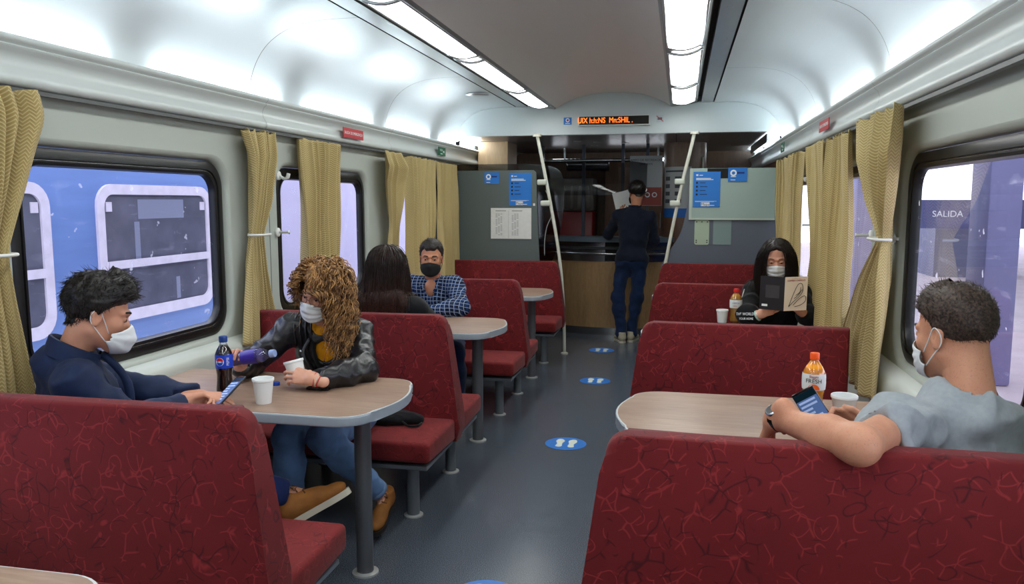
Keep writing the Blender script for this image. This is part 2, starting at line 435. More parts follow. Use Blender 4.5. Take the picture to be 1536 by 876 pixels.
t = sticker('no_camera_sticker', .43, .50, 2.32, 2.39, mat('sticker_grey', (185,196,202), .5), 'small pale square prohibition sticker right of the display')
bm = bmesh.new(); box(bm, -.022, .022, -.002, -.0013, -.012, .012); bm_obj('dark_pictogram', bm, mat('pict_grey', (90,105,115), .6), t)
bm = bmesh.new(); r = bmesh.ops.create_cube(bm, size=1)
for v in bm.verts: v.co = Matrix.Rotation(R(40), 3, 'Y')@Vector((v.co.x*.085, v.co.y*.0008-.003, v.co.z*.007))
bm_obj('red_bar', bm, mat('red_print'), t)
# ------------------------------------------------------------------ partitions
M_grey_panel = mat('grey_green_panel', (96,106,103), .3)
M_smoke = bpy.data.materials.new('smoked_glass'); M_smoke.use_nodes = True
g = NT(M_smoke); g.n.remove(g.n['Principled BSDF'])
a = g.n.new('ShaderNodeBsdfTransparent'); a.inputs[0].default_value = (.46,.47,.48,1)
b_ = g.n.new('ShaderNodeBsdfGlossy'); b_.inputs['Roughness'].default_value = .05
f_ = g.n.new('ShaderNodeFresnel'); f_.inputs[0].default_value = 1.5
x_ = g.n.new('ShaderNodeMixShader'); g.link(f_.outputs[0], x_.inputs[0]); g.link(a.outputs[0], x_.inputs[1]); g.link(b_.outputs[0], x_.inputs[2]); g.link(x_.outputs[0], g.n['Material Output'].inputs[0])
pl = empty('partition_screen', (-1.1, YB-.03, .9)); tag(pl, 'grey green partition with smoked glass edge at left of the bar', 'partition')
def plate(name, pts, m, par, y0, y1, bev=.003):
    bm = bmesh.new(); vs = [bm.verts.new((x-par.location.x, y0, z-par.location.z)) for x, z in pts]
    f = bm.faces.new(vs); r = bmesh.ops.extrude_face_region(bm, geom=[f])
    for e in r['geom']:
        if isinstance(e, bmesh.types.BMVert): e.co.y += y1-y0
    return bm_obj(name, bm, m, par, angle=30)
plate('panel', [(-1.6,.90),(-.72,.90),(-.74,1.3),(-.76,1.84),(-.79,1.865),(-1.6,1.865)], M_grey_panel, pl, 0, .02)
cl = smooth_pts([Vector(p) for p in ((-.72,.9,0),(-.62,.92,0),(-.56,1.02,0),(-.50,1.3,0),(-.475,1.6,0),(-.50,1.82,0),(-.60,1.90,0),(-.80,1.925,0),(-1.1,1.93,0))], 5)
plate('smoked_glass', [(-1.6,.9),(-.8,.9)]+[(p.x, p.y) for p in cl]+[(-1.6,1.93)], M_smoke, pl, .022, .03)
pr_ = empty('partition_screen', (1.1, YB-.03, .9)); tag(pr_, 'grey partition with pale green board at right of the bar', 'partition')
cr = smooth_pts([Vector(p) for p in ((.50,.90,0),(.58,1.05,0),(.68,1.22,0),(.73,1.4,0),(.76,1.6,0),(.77,1.80,0))], 5)
plate('panel', [(p.x, p.y) for p in cr]+[(.80,1.87),(1.6,1.87),(1.6,.90)], mat('grey_lilac_panel', (98,104,116), .3), pr_, 0, .02)
M_mint = mat('pale_green_board', (160,180,172), .45)
plate('board', rrect(.765,1.57,1.371,1.868,.012,2), M_mint, pr_, -.02, -.001)
fb = plate('board_frame', rrect(.765,1.57,1.371,1.388,.004,2), mat('board_edge', (188,200,188), .4), pr_, -.024, -.0205)
plate('board_frame', rrect(.765,.79,1.388,1.868,.004,2), MATS['board_edge'], pr_, -.024, -.0205)
plate('dark_patch', [(.93,1.77),(1.13,1.77),(1.13,1.866),(.93,1.866)], M_dark, pr_, -.0225, -.0205)
pq = plate('plaque', rrect(.823,.963,1.126,1.367,.02,4), mat('plaque_green', (172,188,165), .45), pr_, -.008, -.001)
bm = bmesh.new()
for x, z in ((.842,1.35),(.892,1.35),(.944,1.35),(.842,1.15),(.842,1.17),(.944,1.15),(.944,1.17)): lathe(bm, [(0,0),(.006,0),(.006,.003),(0,.003)], 10, MX(x-1.1, -.009, z-.9), cap=False)
bm_obj('screw', bm, M_text_k, pq)
plate('pale_square', rrect(1.001,1.172,1.129,1.366,.006,2), mat('pale_teal', (128,148,146), .4), pr_, -.006, -.001)
# posters
def rows(par, w, h, m, lst, y=-.0018):
    """lst: (x, z, width, height) as fractions"""
    bm = bmesh.new()
    for x, z, ww, hh in lst: box(bm, x*w-w/2, (x+ww)*w-w/2, y-.0006, y, z*h-h/2, (z+hh)*h-h/2)
    return bm_obj('printed_lines', bm, m, par)
def info_poster(x0, x1, z0, z1, label):
    t = sticker('info_poster', x0, x1, z0, z1, M_blue_paper, label, YB-.056 if x0 > 0 else YB-.033, 'poster'); w, h = x1-x0, z1-z0
    rows(t, w, h, M_text_w, [(.10,.88,.08,.05),(.22,.89,.13,.02)]+[(.10,.80,.55,.022),(.10,.765,.64,.022)]+[(.08,.16,.80,.008),(.08,.145,.70,.008),(.55,.035,.25,.02)])
    rows(t, w, h, M_text_k, [(.10,.66-.11*k,.07,.055) for k in range(4)]+[(.25,.68-.11*k,.20+.07*(k%2),.018) for k in range(4)])
    bm = bmesh.new(); box(bm, -.2*w, .12*w, -.003, -.0018, -.475*h, -.37*h); bm_obj('white_box', bm, M_text_w, t)
    text_mesh('caption', 'Mapa', .035*w/.24, MX(-.04*w, -.0036, -.425*h), M_text_k, t)
    return t
info_poster(-1.04, -.805, 1.505, 1.838, 'tall blue information poster on the left partition')
info_poster(.80, 1.055, 1.495, 1.835, 'tall blue information poster on the right partition')
def flag(x0, x1, z0, z1, label):
    t = sticker('blue_notice', x0, x1, z0, z1, M_blue_paper, label, YB-.056 if x0 > 0 else YB-.033, 'notice'); w, h = x1-x0, z1-z0
    disc('ring', .028*w/.16, MX(-.22*w, -.0018, .12*h), M_text_w, t, .014*w/.16)
    rows(t, w, h, M_text_w, [(.14,.34,.28,.05),(.14,.10,.25,.05)]); rows(t, w, h, mat('navy_print', (20,50,130), .5), [(.46,.56,.40,.13)])
flag(-1.30, -1.145, 1.728, 1.846, 'small blue landscape notice on the left partition')
flag(1.125, 1.30, 1.738, 1.872, 'small blue landscape notice at the top of the right partition')
t = sticker('timetable_sheet', -1.232, -.806, 1.166, 1.482, M_paper, 'white printed timetable sheets taped to the left partition', YB-.038, 'paper')
mg = mat('faint_print', (160,160,160), .7)
rows(t, .426, .316, mg, [(.12+.06*(j%3)+.40*(j//3), .12+.045*k, .045, .018) for j in range(6) for k in range(16) if (j*7+k*5) % 6])
rows(t, .426, .316, mat('mid_print', (110,110,112), .7), [(.12,.90,.26,.02),(.52,.90,.26,.02),(.44,.02,.004,.9)])
for x in (-.2, .205):
    pass
t = sticker('tiny_label', -.79, -.768, 1.505, 1.53, M_paper, 'tiny white label beside the timetable sheets', YB-.033)
# door stop knobs on the left wall end
for z in (1.86-.03, 1.19):
    o = empty('wall_stop', (-1.60, 7.94, z)); bm = bmesh.new(); lathe(bm, [(.0,0),(.022,0),(.022,.02),(.012,.03),(0,.03)], 14, Matrix.Rotation(R(90), 4, 'X'), cap=False)
    bm_obj('rubber_stop', bm, M_rubber, o, angle=40); tag(o, 'small black rubber stop on the left partition, %s' % ('upper' if z > 1.5 else 'lower'), 'stop')
# ------------------------------------------------------------------ poles
M_pole = mat('cream_pole', (214,214,200), .35)
for sx, pts, lab in ((-1, [(-.735,2.215),(-.69,2.0),(-.645,1.78),(-.575,1.42),(-.515,1.08),(-.475,.75),(-.452,.4),(-.442,.0)], 'left'),
                     (1, [(.80,2.215),(.755,2.0),(.705,1.78),(.635,1.42),(.575,1.08),(.525,.75),(.50,.4),(.495,.0)], 'right')):
    t = empty('grab_pole', (pts[-1][0], 7.86, 0)); ox = pts[-1][0]
    tube_obj('pole', smooth_pts([(x-ox, 0, z) for x, z in pts], 5), .0165, M_pole, t, 12)
    bm = bmesh.new(); lathe(bm, [(.0,2.19),(.042,2.19),(.042,2.215),(0,2.215)], 18, Matrix.Translation((pts[0][0]-ox, 0, 0)), cap=False); lathe(bm, [(0,0),(.038,0),(.038,.012),(.02,.02),(0,.02)], 18, cap=False)
    bm_obj('flange', bm, M_pole, t, angle=40)
    for x, z in ((pts[2][0], 1.74), (pts[2][0]+(.035 if sx < 0 else -.04), 1.53)):
        bm = bmesh.new(); box(bm, x-ox-.085, x-ox+.015, -.035, -.005, z-.028, z+.028, .02, 3)
        bm_obj('clamp', bm, mat('clamp_grey', (200,205,192), .4), t, angle=40)
    tag(t, 'bent cream grab pole at the %s of the aisle by the bar' % lab, 'pole')
# cable behind the left pole
o = tube_obj('cable', smooth_pts([(-.66,7.93,1.66),(-.60,7.93,1.55),(-.59,7.93,1.42),(-.64,7.93,1.30),(-.665,7.93,1.15),(-.665,7.93,1.0)], 6), .004, mat('cable_grey', (165,168,165), .5))
tag(o, 'thin grey cable hanging beside the left grab pole', 'cable')
# ------------------------------------------------------------------ bar
def wood(name, a, b, rough=.4, sc=(1,1,1), bands=20, axis='Z'):
    m = mat(name, a, rough); g = NT(m); p = g.n['Principled BSDF']
    v = g.coord(scale=sc); n1 = g.noise(v, 3, 5, .6); n2 = g.noise(v, 14, 3, .6)
    f = g.math('ADD', g.math('MULTIPLY', n1, .6), g.math('MULTIPLY', n2, .5))
    g.link(g.mix(g.ramp(f, [(.38, 0.0), (.72, 1.0)]), lin(a), lin(b)), p.inputs['Base Color']); return m
M_barwood = wood('bar_veneer', (142,110,74), (170,138,98), .4, (8,8,1.2))
M_wallwood = wood('dark_wall_veneer', (98,72,56), (126,96,76), .35, (6,6,.8))
bar = empty('bar_counter', (-.2, 9.1, 0)); tag(bar, 'curved wood fronted bar counter with steel band and blue grey top', 'counter')
def arc_wall(name, off, z0, z1, m, th=.04, par=bar, x0=-1.02, x1=.62, close=True):
    bm = bmesh.new(); n = 24; A = []
    for i in range(n+1):
        x = x0+(x1-x0)*i/n; y = 9.06+.30*((x+.05)/.95)**2-off
        A.append([bm.verts.new((x+.2, yy-9.1, z)) for yy, z in ((y, z0), (y, z1), (y+th, z1), (y+th, z0))])
    for p, q in zip(A, A[1:]):
        for k in range(4): bm.faces.new((p[k], q[k], q[(k+1)%4], p[(k+1)%4]))
    bm.faces.new(A[0]); bm.faces.new(A[-1][::-1])
    return bm_obj(name, bm, m, par, angle=30)
arc_wall('wood_front', 0, .09, .855, M_barwood)
arc_wall('kick_plate', -.02, 0, .09, M_steel)
arc_wall('steel_band', -.05, .855, 1.09, M_steel)
arc_wall('shelf_edge', .0, 1.00, 1.03, mat('dark_bar_gap', (40,42,46), .5), th=.04)
arc_wall('worktop', .04, 1.085, 1.14, mat('blue_grey_top', (84,98,108), .35), th=.42)
arc_wall('dark_band_panel', -.046, .86, 1.08, M_dark, x0=-.16, x1=.10)
bm = bmesh.new(); tube(bm, [(x+.2, 9.06+.30*((x+.05)/.95)**2-.09-9.1, .955) for x in np.linspace(-.86, .62, 20)], .013, 10)
for x in (-.7, -.1, .4): tube(bm, [(x+.2, 9.06+.30*((x+.05)/.95)**2-.09-9.1, .955), (x+.2, 9.06+.30*((x+.05)/.95)**2-9.1+.05, .955)], .008, 8)
bm_obj('hand_rail', bm, M_steel, bar, smooth=True)
# counter screens
scr = empty('counter_screen', (-.2, 9.3, 1.14)); tag(scr, 'framed glass sales screen rising from the bar to the ceiling', 'screen')
bm = bmesh.new()
for x, y in ((-.96,9.50), (-.44,9.32), (.02,9.28), (.30,9.30)): box(bm, x+.2-.018, x+.2+.018, y-9.3-.02, y-9.3+.02, 0, 1.07)
bm_obj('mullion', bm, mat('dark_metal', (60,66,76), .35, metal=.7), scr)
bm = bmesh.new()
tube(bm, [(x+.2, 9.30+.1*((x+.05)/.95)**2-9.3, .885) for x in np.linspace(-.96, .30, 14)], .022, 12)
bm_obj('top_rail', bm, M_steel, scr, smooth=True)
bm = bmesh.new(); n = 10; cols = []
for i in range(15):
    x = -.96+1.26*i/14; cols.append([bm.verts.new((x+.2, -.03-.10*math.sin(k/n*math.pi/2)+.1*((x+.05)/.95)**2, .88-.40*k/n)) for k in range(n+1)])
for p, q in zip(cols, cols[1:]):
    for k in range(n): bm.faces.new((p[k], q[k], q[k+1], p[k+1]))
bm_obj('curved_glass', bm, M_smoke, scr, smooth=True)
# column on the right of the bar
col = empty('corner_column', (.72, 9.42, 0)); tag(col, 'rounded brown wood column at the right end of the bar', 'column')
bm = bmesh.new(); lathe(bm, [(.24,0),(.24,2.215)], 32, cap=False); bm_obj('veneer_shell', bm, M_wallwood, col, smooth=True)
bm = bmesh.new(); lathe(bm, [(.245,0),(.245,.09)], 32, cap=False); bm_obj('steel_base', bm, M_steel, col, smooth=True)
bm = bmesh.new(); lathe(bm, [(.012,.0),(.012,1.3)], 10, Matrix.Translation((.20,-.16,.75))); bm_obj('white_corner_strip', bm, M_pole, col, smooth=True)
t = empty('fluorescent_tube', (-.15, 9.9, 2.06)); bm = bmesh.new(); tube(bm, [(-.75,0,0),(.72,0,0)], .018, 12); bm_obj('glass_tube', bm, mat('bar_tube', (255,255,255), .5, emit=(240,246,255), estr=5.0), t, smooth=True)
for x in (-.6, .55):
    bm = bmesh.new(); box(bm, x-.012, x+.012, -.012, .012, .016, .155); bm_obj('hanger', bm, M_steel, t)
tag(t, 'long light tube hanging above the inside of the bar', 'light tube')
# info sheet wrapped on the column
def wrap(name, a0, a1, z0, z1, m, par, r=.2415, n=14):
    vs = []; fs = []
    for i in range(n+1):
        a = R(a0+(a1-a0)*i/n); vs += [(r*math.cos(a), r*math.sin(a), z0), (r*math.cos(a), r*math.sin(a), z1)]
        if i: fs.append((2*i-2, 2*i, 2*i+1, 2*i-1))
    return mesh_obj(name, vs, fs, m, par, smooth=True)
t = empty('safety_notice', (.72, 9.42, 0)); tag(t, 'white safety notice with rows of symbols and a blue foot on the column', 'notice')
wrap('sheet', -158, -72, 1.47, 1.94, mat('grey_white', (176,178,176), .5), t)
wrap('blue_foot', -158, -72, 1.37, 1.47, mat('blue_foot', (30,100,180), .5), t)
for k in range(4):
    for j in range(2): wrap('symbol', -150+34*j, -132+34*j, 1.53+.085*k, 1.575+.085*k, mat('symbol_grey', (70,72,78), .6), t, .2425, 4)
wrap('heading', -150, -90, 1.88, 1.90, MATS['symbol_grey'], t, .2425, 6)
# menu board hanging behind the man
t = sticker('menu_board', .10, .47, 1.50, 2.07, mat('board_grey', (158,162,164), .4), 'tall grey notice board with a red lower band above the bar', 9.27, 'board')
text_mesh('heading', 'CAMPO DE RECREACION', .036, MX(0,-.002,.235), M_text_k, t); text_mesh('subheading', 'DOS   DOS', .03, MX(0,-.002,.19), M_text_k, t)
bm = bmesh.new(); box(bm, -.18, .18, -.002, -.0013, -.28, -.075); bm_obj('red_band', bm, mat('dull_red', (140,52,42), .5), t)
disc('ring', .03, MX(.10,-.003,-.16), M_text_w, t, .018); disc('ring', .03, MX(.02,-.003,-.16), M_text_w, t, .018)
# back bar
struct(box_obj('wall_end', (-1.66, 1.66, 11.0, 11.05, 0, 2.215), M_wallwood))
for s in (-1, 1):
    q = box_obj('wall_bar_left' if s < 0 else 'wall_bar_right', (min(s*1.60, s*1.66), max(s*1.60, s*1.66), YB+.02, 11.0, 0, 2.0), M_wallwood); struct(q)
fz = empty('drinks_fridge', (-.78, 10.6, 0)); tag(fz, 'red drinks fridge with a glass door behind the bar', 'fridge')
bm = bmesh.new(); box(bm, -.34, .34, -.25, .3, 0, 1.42, .02); bm_obj('cabinet', bm, mat('fridge_red', (130,20,28), .35), fz, angle=35)
bm = bmesh.new(); box(bm, -.34, .34, -.25, .3, 1.422, 1.85, .02); bm_obj('header', bm, mat('fridge_grey', (120,116,110), .3), fz, angle=35)
for x in (-.20,-.10,.02,.14): pass
bm = bmesh.new()
for x in (-.26,-.16,-.05,.06,.17,.27): lathe(bm, [(.0,1.45),(.03,1.45),(.03,1.68),(.012,1.75),(0,1.75)], 10, Matrix.Translation((x, -.262, 0)), cap=False)
bm_obj('bottle_row', bm, mat('row_pale', (150,148,140), .3), fz, smooth=True)
o = box_obj('wood_locker', (-1.56, -1.22, 8.7, 9.2, 1.2, 2.212), wood('locker_wood', (150,122,88), (172,144,108), .4, (6,6,1))); tag(o, 'light wood locker beyond the left partition', 'locker')
o = box_obj('bar_cabinet', (-.30, .62, 10.55, 10.98, 0, 2.1), M_wallwood, bev=.006); tag(o, 'tall dark wood cabinet behind the bar', 'cabinet')
for i, x in enumerate((.01, .31)):
    bm = bmesh.new(); box(bm, x-.145, x+.145, 10.543, 10.551, .1, 2.0, .002); d = bm_obj('door', bm, M_wallwood, o); bm = bmesh.new(); box(bm, x+.11, x+.12, 10.53, 10.543, 1.2, 1.4); bm_obj('handle', bm, M_steel, d)
o = empty('hanging_duct', (-.62, 9.9, 2.0)); bm = bmesh.new()
lathe(bm, [(.075+.008*(k % 2), k*.025) for k in range(22)], 20, Matrix.Rotation(R(90), 4, 'Y')@Matrix.Translation((0,0,-.1)))
bm_obj('ribbed_tube', bm, M_steel, o, smooth=True); tag(o, 'ribbed silver duct under the ceiling behind the bar', 'duct')
# blue seat seen past the right partition
o = empty('blue_chair', (.95, 8.6, 0)); bm = bmesh.new(); box(bm, -.22, .22, -.03, .04, .45, 1.12, .03, 3); bm_obj('backrest', bm, mat('chair_blue', (24,70,160), .5), o, angle=40)
bm = bmesh.new(); box(bm, -.22, .22, 0, .45, .40, .47, .03, 3); bm_obj('seat', bm, MATS['chair_blue'], o, angle=40)
bm = bmesh.new(); lathe(bm, [(.16,0),(.16,.02),(.03,.03),(.03,.40)], 16, Matrix.Translation((0,.2,0))); bm_obj('pedestal', bm, M_steel, o, angle=40)
tag(o, 'blue chair half hidden behind the right partition', 'chair')
# ------------------------------------------------------------------ benches
def bench_mat(name, base, lt, dk, sc):
    m = mat(name, base, .75, sheen=.08, spec=.25); g = NT(m); b = g.n['Principled BSDF']
    v = g.coord(); wn = g.n.new('ShaderNodeTexNoise'); g.link(v, wn.inputs['Vector']); wn.inputs['Scale'].default_value = 5; wn.inputs['Detail'].default_value = 2
    mx = g.n.new('ShaderNodeMix'); mx.data_type = 'VECTOR'; mx.inputs[0].default_value = .10; g.link(v, mx.inputs[4]); g.link(wn.outputs[1], mx.inputs[5])
    vv = mx.outputs[1]
    def scrib(scale, w, off, gate):
        mp = g.n.new('ShaderNodeMapping'); g.link(vv, mp.inputs[0]); mp.inputs['Location'].default_value = (off, off*.7, off*1.3)
        vo = g.n.new('ShaderNodeTexVoronoi'); vo.feature = 'DISTANCE_TO_EDGE'; g.link(mp.outputs[0], vo.inputs['Vector']); vo.inputs['Scale'].default_value = scale
        e = g.ramp(vo.outputs['Distance'], [(0.0, 1.0), (w, 0.0)])
        gt = g.ramp(g.noise(mp.outputs[0], scale*.9, 1, .5), [(gate, 0.0), (gate+.06, 1.0)])
        return g.math('MULTIPLY', e, gt)
    def ring(scale, r0, w, off):
        mp = g.n.new('ShaderNodeMapping'); g.link(vv, mp.inputs[0]); mp.inputs['Location'].default_value = (off, off*.7, off*1.3)
        vo = g.n.new('ShaderNodeTexVoronoi'); g.link(mp.outputs[0], vo.inputs['Vector']); vo.inputs['Scale'].default_value = scale
        d = g.math('ABSOLUTE', g.math('SUBTRACT', vo.outputs['Distance'], r0))
        e = g.ramp(d, [(0.0, 1.0), (w, 0.0)])
        gt = g.ramp(g.noise(mp.outputs[0], scale*1.1, 1, .5), [(.53, 0.0), (.57, 1.0)])
        return g.math('MULTIPLY', e, gt)
    light = g.math('MAXIMUM', scrib(sc, .05, .0, .50), ring(sc*.8, .42, .028, 3.1))
    dark = g.math('MAXIMUM', scrib(sc*.9, .045, 7.7, .52), ring(sc*.7, .40, .028, 5.2))
    big = g.ramp(g.noise(v, 3.0, 3, .6), [(.3, 0.0), (.75, 1.0)])
    L = lin(base); c = g.mix(big, tuple(x*.82 for x in L), tuple(x*1.15 for x in L))
    c = g.mix(g.math('MULTIPLY', light, .85), c, lin(lt)); c = g.mix(g.math('MULTIPLY', dark, .85), c, lin(dk))
    weave = g.noise(v, 700, 1, .5)
    g.link(c, b.inputs['Base Color'])
    bn = g.n.new('ShaderNodeBump'); bn.inputs['Strength'].default_value = .25; bn.inputs['Distance'].default_value = .0015
    g.link(g.math('ADD', weave, g.math('MULTIPLY', light, .8)), bn.inputs['Height']); g.link(bn.outputs[0], b.inputs['Normal'])
    return m
M_red = bench_mat('red_scribble_fabric', (106,25,28), (146,46,48), (58,13,19), 20)
M_red_seat = bench_mat('red_seat_fabric', (124,36,37), (142,48,48), (84,22,26), 22)
M_legflange = mat('pale_flange', (190,192,190), .35, metal=.3)
def soft_box(name, x0, x1, y0, y1, z0, z1, m, parent, bev=.025, taper=None, sub=True):
    bm = bmesh.new(); box(bm, x0, x1, y0, y1, z0, z1)
    if taper:
        for v in bm.verts: v.co = taper(v.co)
    bmesh.ops.bevel(bm, geom=list(bm.edges), offset=bev, segments=4, affect='EDGES', profile=.5, clamp_overlap=True)
    return bm_obj(name, bm, m, parent, angle=60)
def backrest(par, s, xin, xout, th_top=.085, th_bot=.135, ztop=.96, rear_flat=False):
    """slab in the xz plane: the aisle edge slants outwards towards the floor; rounded top corner"""
    r = .055; zb = .30
    pts = []                     # (dist from wall side .. aisle edge, z, thickness)
    def edge(z): return xin-(xin-(xin-.065))*0 - .0 + 0
    out = []
    tops = [(xout, ztop)]
    for k in range(7):
        a = R(90-90*k/6); out.append((r*math.cos(a), r*math.sin(a)))
    prof = [(xout, ztop)]+[(xin*1.0, 0)]*0
    xa = lambda z: xin+s*-1*0.0
    pl_ = [(xout, ztop)]
    for cx, cz in out: pl_.append((abs(xin)+r-cx, ztop-r+cz))
    for z in (.86,.74,.60,.46): pl_.append((abs(xin)-.075*((ztop-z)/.55)**1.0, z))
    pl_.append((abs(xin)-.075*1.05, .375)); pl_.append((abs(xin)-.06, zb)); pl_.append((xout, zb))
    bm = bmesh.new(); n = len(pl_)
    F = []
    for sy in (-1, 1):
        row = []
        for x, z in pl_:
            t = (th_bot+(th_top-th_bot)*max(0, min(1, (z-.42)/.5)))/2
            row.append(bm.verts.new((s*x, sy*t, z)))
        F.append(row)
    f0 = bm.faces.new(F[0]); f1 = bm.faces.new(F[1][::-1])
    for i in range(n): bm.faces.new((F[0][i], F[1][i], F[1][(i+1)%n], F[0][(i+1)%n]))
    es = [e for e in bm.edges if (e in f0.edges or e in f1.edges)]
    bmesh.ops.bevel(bm, geom=es, offset=.022, segments=4, affect='EDGES', profile=.5)
    bmesh.ops.triangulate(bm, faces=[f for f in bm.faces if len(f.verts) > 4])
    return bm_obj('backrest', bm, M_red, par, angle=50)
def bench(s, y, near=True, far=True, single=None):
    xin = .49 if s < 0 else .515; xout = 1.475 if (s > 0 and y > 3) else 1.545
    t = empty('double_bench', (0, y, 0))
    backrest(t, s, xin, xout)
    xi = xin-.055
    for d in (-1, 1):
        if (d < 0 and not near) or (d > 0 and not far): continue
        def tp(co, d=d):
            if abs(co.y) > .3: co = Vector((co.x, co.y, co.z-.0 if co.z > .35 else co.z+.02))
            return co
        y0, y1 = (-.50, -.045) if d < 0 else (.045, .50)
        soft_box('seat_cushion', min(s*xi, s*xout), max(s*xi, s*xout), y0, y1, .305, .425, M_red_seat, t, .022, tp)
        bm = bmesh.new(); box(bm, min(s*(xi+.02), s*xout), max(s*(xi+.02), s*xout), min(d*.03, d*.47), max(d*.03, d*.47), .283, .303, .004); bm_obj('seat_plate', bm, M_leg, t)
        for x in (.575, 1.35):
            bm = bmesh.new(); lathe(bm, [(.048,0),(.048,.006),(.034,.010)], 24, Matrix.Translation((s*x, d*.325, 0))); fl = bmesh.new()
            lathe(fl, [(.031,.008),(.031,.285)], 20, Matrix.Translation((s*x, d*.325, 0)))
            L = bm_obj('leg', fl, M_leg, t, angle=40); bm_obj('flange', bm, M_legflange, L, angle=40)
    return t
BY = [1.985, 3.90, 5.80, 7.70]
names = {(-1,0):'red bench in the left foreground with the man in navy', (-1,1):'red bench behind the curly haired woman on the left', (-1,2):'red bench behind the man in the checked shirt', (-1,3):'last red bench on the left against the grey green partition',
         (1,0):'red bench in the right foreground with the man in grey', (1,1):'second red bench on the right facing the orange bottle table', (1,2):'third red bench on the right behind the reading woman', (1,3):'last red bench on the right against the partition'}
for s in (-1, 1):
    for i, y in enumerate(BY):
        t = bench(s, y, True, i < 3)
        tag(t, names[(s, i)], 'bench', 'red upholstered benches of the dining car')
# ------------------------------------------------------------------ tables
def lam_mat():
    m = mat('wood_laminate', (172,146,128), .33); g = NT(m); p = g.n['Principled BSDF']
    v = g.coord(scale=(1.6, 22, 1)); n1 = g.noise(v, 4, 5, .65); n2 = g.noise(g.coord(scale=(1.2,5,1)), 2.2, 3, .5)
    f = g.math('ADD', g.math('MULTIPLY', n1, .65), g.math('MULTIPLY', n2, .4))
    g.link(g.mix(g.ramp(f, [(.35, 0.0), (.70, 1.0)]), lin((136,108,90)), lin((170,144,124))), p.inputs['Base Color']); return m
M_lam = lam_mat(); M_rim = mat('grey_table_rim', (150,160,168), .35); M_rimtop = mat('pale_rim_line', (205,210,210), .35)
M_tleg = mat('dark_steel_leg', (112,114,118), .32, metal=.45)
def table(s, y, xtip):
    t = empty('dining_table', (s*.57, y, 0)); ox = s*.57
    hd = .33; pts = []
    def tip(dy): return xtip+.05*(dy/hd)**2
    r = .12; ring = []
    for k in range(9):
        a = R(90*k/8); dy = hd-r+r*math.sin(a); ring.append((xtip+.045+r-r*math.cos(a)+0.0, dy))
    # convex end between the rounded corners
    mid_ = [(xtip+.045*(d/(hd-r))**2, d) for d in np.linspace(-(hd-r), hd-r, 9)[1:-1]]
    right = [(x, d) for x, d in ring]
    loop = [(1.555, -hd)]+[(x, -d) for x, d in right[::-1]]+mid_+[(x, d) for x, d in right]+[(1.555, hd)]
    def solid(name, z0, z1, inset, m, bev=0):
        bm = bmesh.new(); cx = 1.0
        L = []
        for x, d in loop:
            xx = x+(inset if x < 1.5 else 0); dd = d*(1-inset/hd)
            L.append((s*xx-ox, dd))
        lo_ = [bm.verts.new((x, d, z0)) for x, d in L]; hi = [bm.verts.new((x, d, z1)) for x, d in L]
        f0 = bm.faces.new(lo_); f1 = bm.faces.new(hi); n = len(L)
        for i in range(n): bm.faces.new((lo_[i], lo_[(i+1)%n], hi[(i+1)%n], hi[i]))
        if bev: bmesh.ops.bevel(bm, geom=list(f0.edges)+list(f1.edges), offset=bev, segments=3, affect='EDGES', profile=.5)
        return bm_obj(name, bm, m, t, angle=45)
    solid('rim', .722, .759, 0, M_rim, .006)
    solid('edge_line', .7592, .7604, .003, M_rimtop)
    solid('table_top', .7606, .7620, .008, M_lam)
    bm = bmesh.new(); lathe(bm, [(.035,.008),(.035,.722)], 24); L = bm_obj('leg', bm, M_tleg, t, angle=40)
    bm = bmesh.new(); lathe(bm, [(.055,0),(.055,.008),(.037,.012)], 24); bm_obj('flange', bm, M_legflange, L, angle=40)
    bm = bmesh.new(); box(bm, s*1.50-ox-.02, s*1.50-ox+.02, -.2, .2, .66, .722); bm_obj('wall_bracket', bm, M_leg, t)
    return t
TY = [1.04, 2.95, 4.83, 6.72]
tl = {(-1,0):'table corner at the lower left edge of the photo', (-1,1):'table with the cola bottle and white cups, front left', (-1,2):'table between the woman in black and the man in the checked shirt', (-1,3):'empty far left table by the last bench',
      (1,1):'table with the orange juice bottle, front right', (1,2):'table in front of the reading woman with the amber drink', (1,3):'far right table mostly hidden behind a bench'}
for (s, i), lab in tl.items():
    t = table(s, TY[i], .385 if s < 0 else .465); tag(t, 'wood grain '+lab, 'table', 'dining tables with rounded grey rims')
# ------------------------------------------------------------------ floor stickers
M_fsb = mat('floor_sticker_blue', (52,122,206), .4); M_fsw = mat('floor_sticker_cream', (225,228,215), .5)
for i, (x, y) in enumerate(((-.03,2.86),(.0,4.88),(-.005,6.70),(-.09,8.13))):
    t = empty('floor_sticker', (x, y, .0015)); bm = bmesh.new(); lathe(bm, [(.133,0),(.133,.0008)], 40); bm_obj('blue_disc', bm, M_fsb, t)
    for sx in (-1, 1):
        bm = bmesh.new(); pts = smooth_pts([Vector(p) for p in ((.018,-.075,0),(.032,-.06,0),(.026,-.01,0),(.040,.04,0),(.030,.085,0),(.004,.088,0),(-.016,.05,0),(-.006,.0,0),(-.010,-.055,0),(.004,-.075,0),(.018,-.075,0))], 4)[:-1]
        vs = [bm.verts.new((sx*(p.x+.028), -p.y*-1.0, .0012)) for p in pts]; f = bm.faces.new(vs if sx > 0 else vs[::-1])
        bm_obj('white_footprint', bm, M_fsw, t)
    tag(t, 'round blue floor sticker with two white footprints %s' % ['nearest the viewer','beside the second left table','beside the third table','nearest the bar'][i], 'floor sticker', 'blue footprint floor stickers')
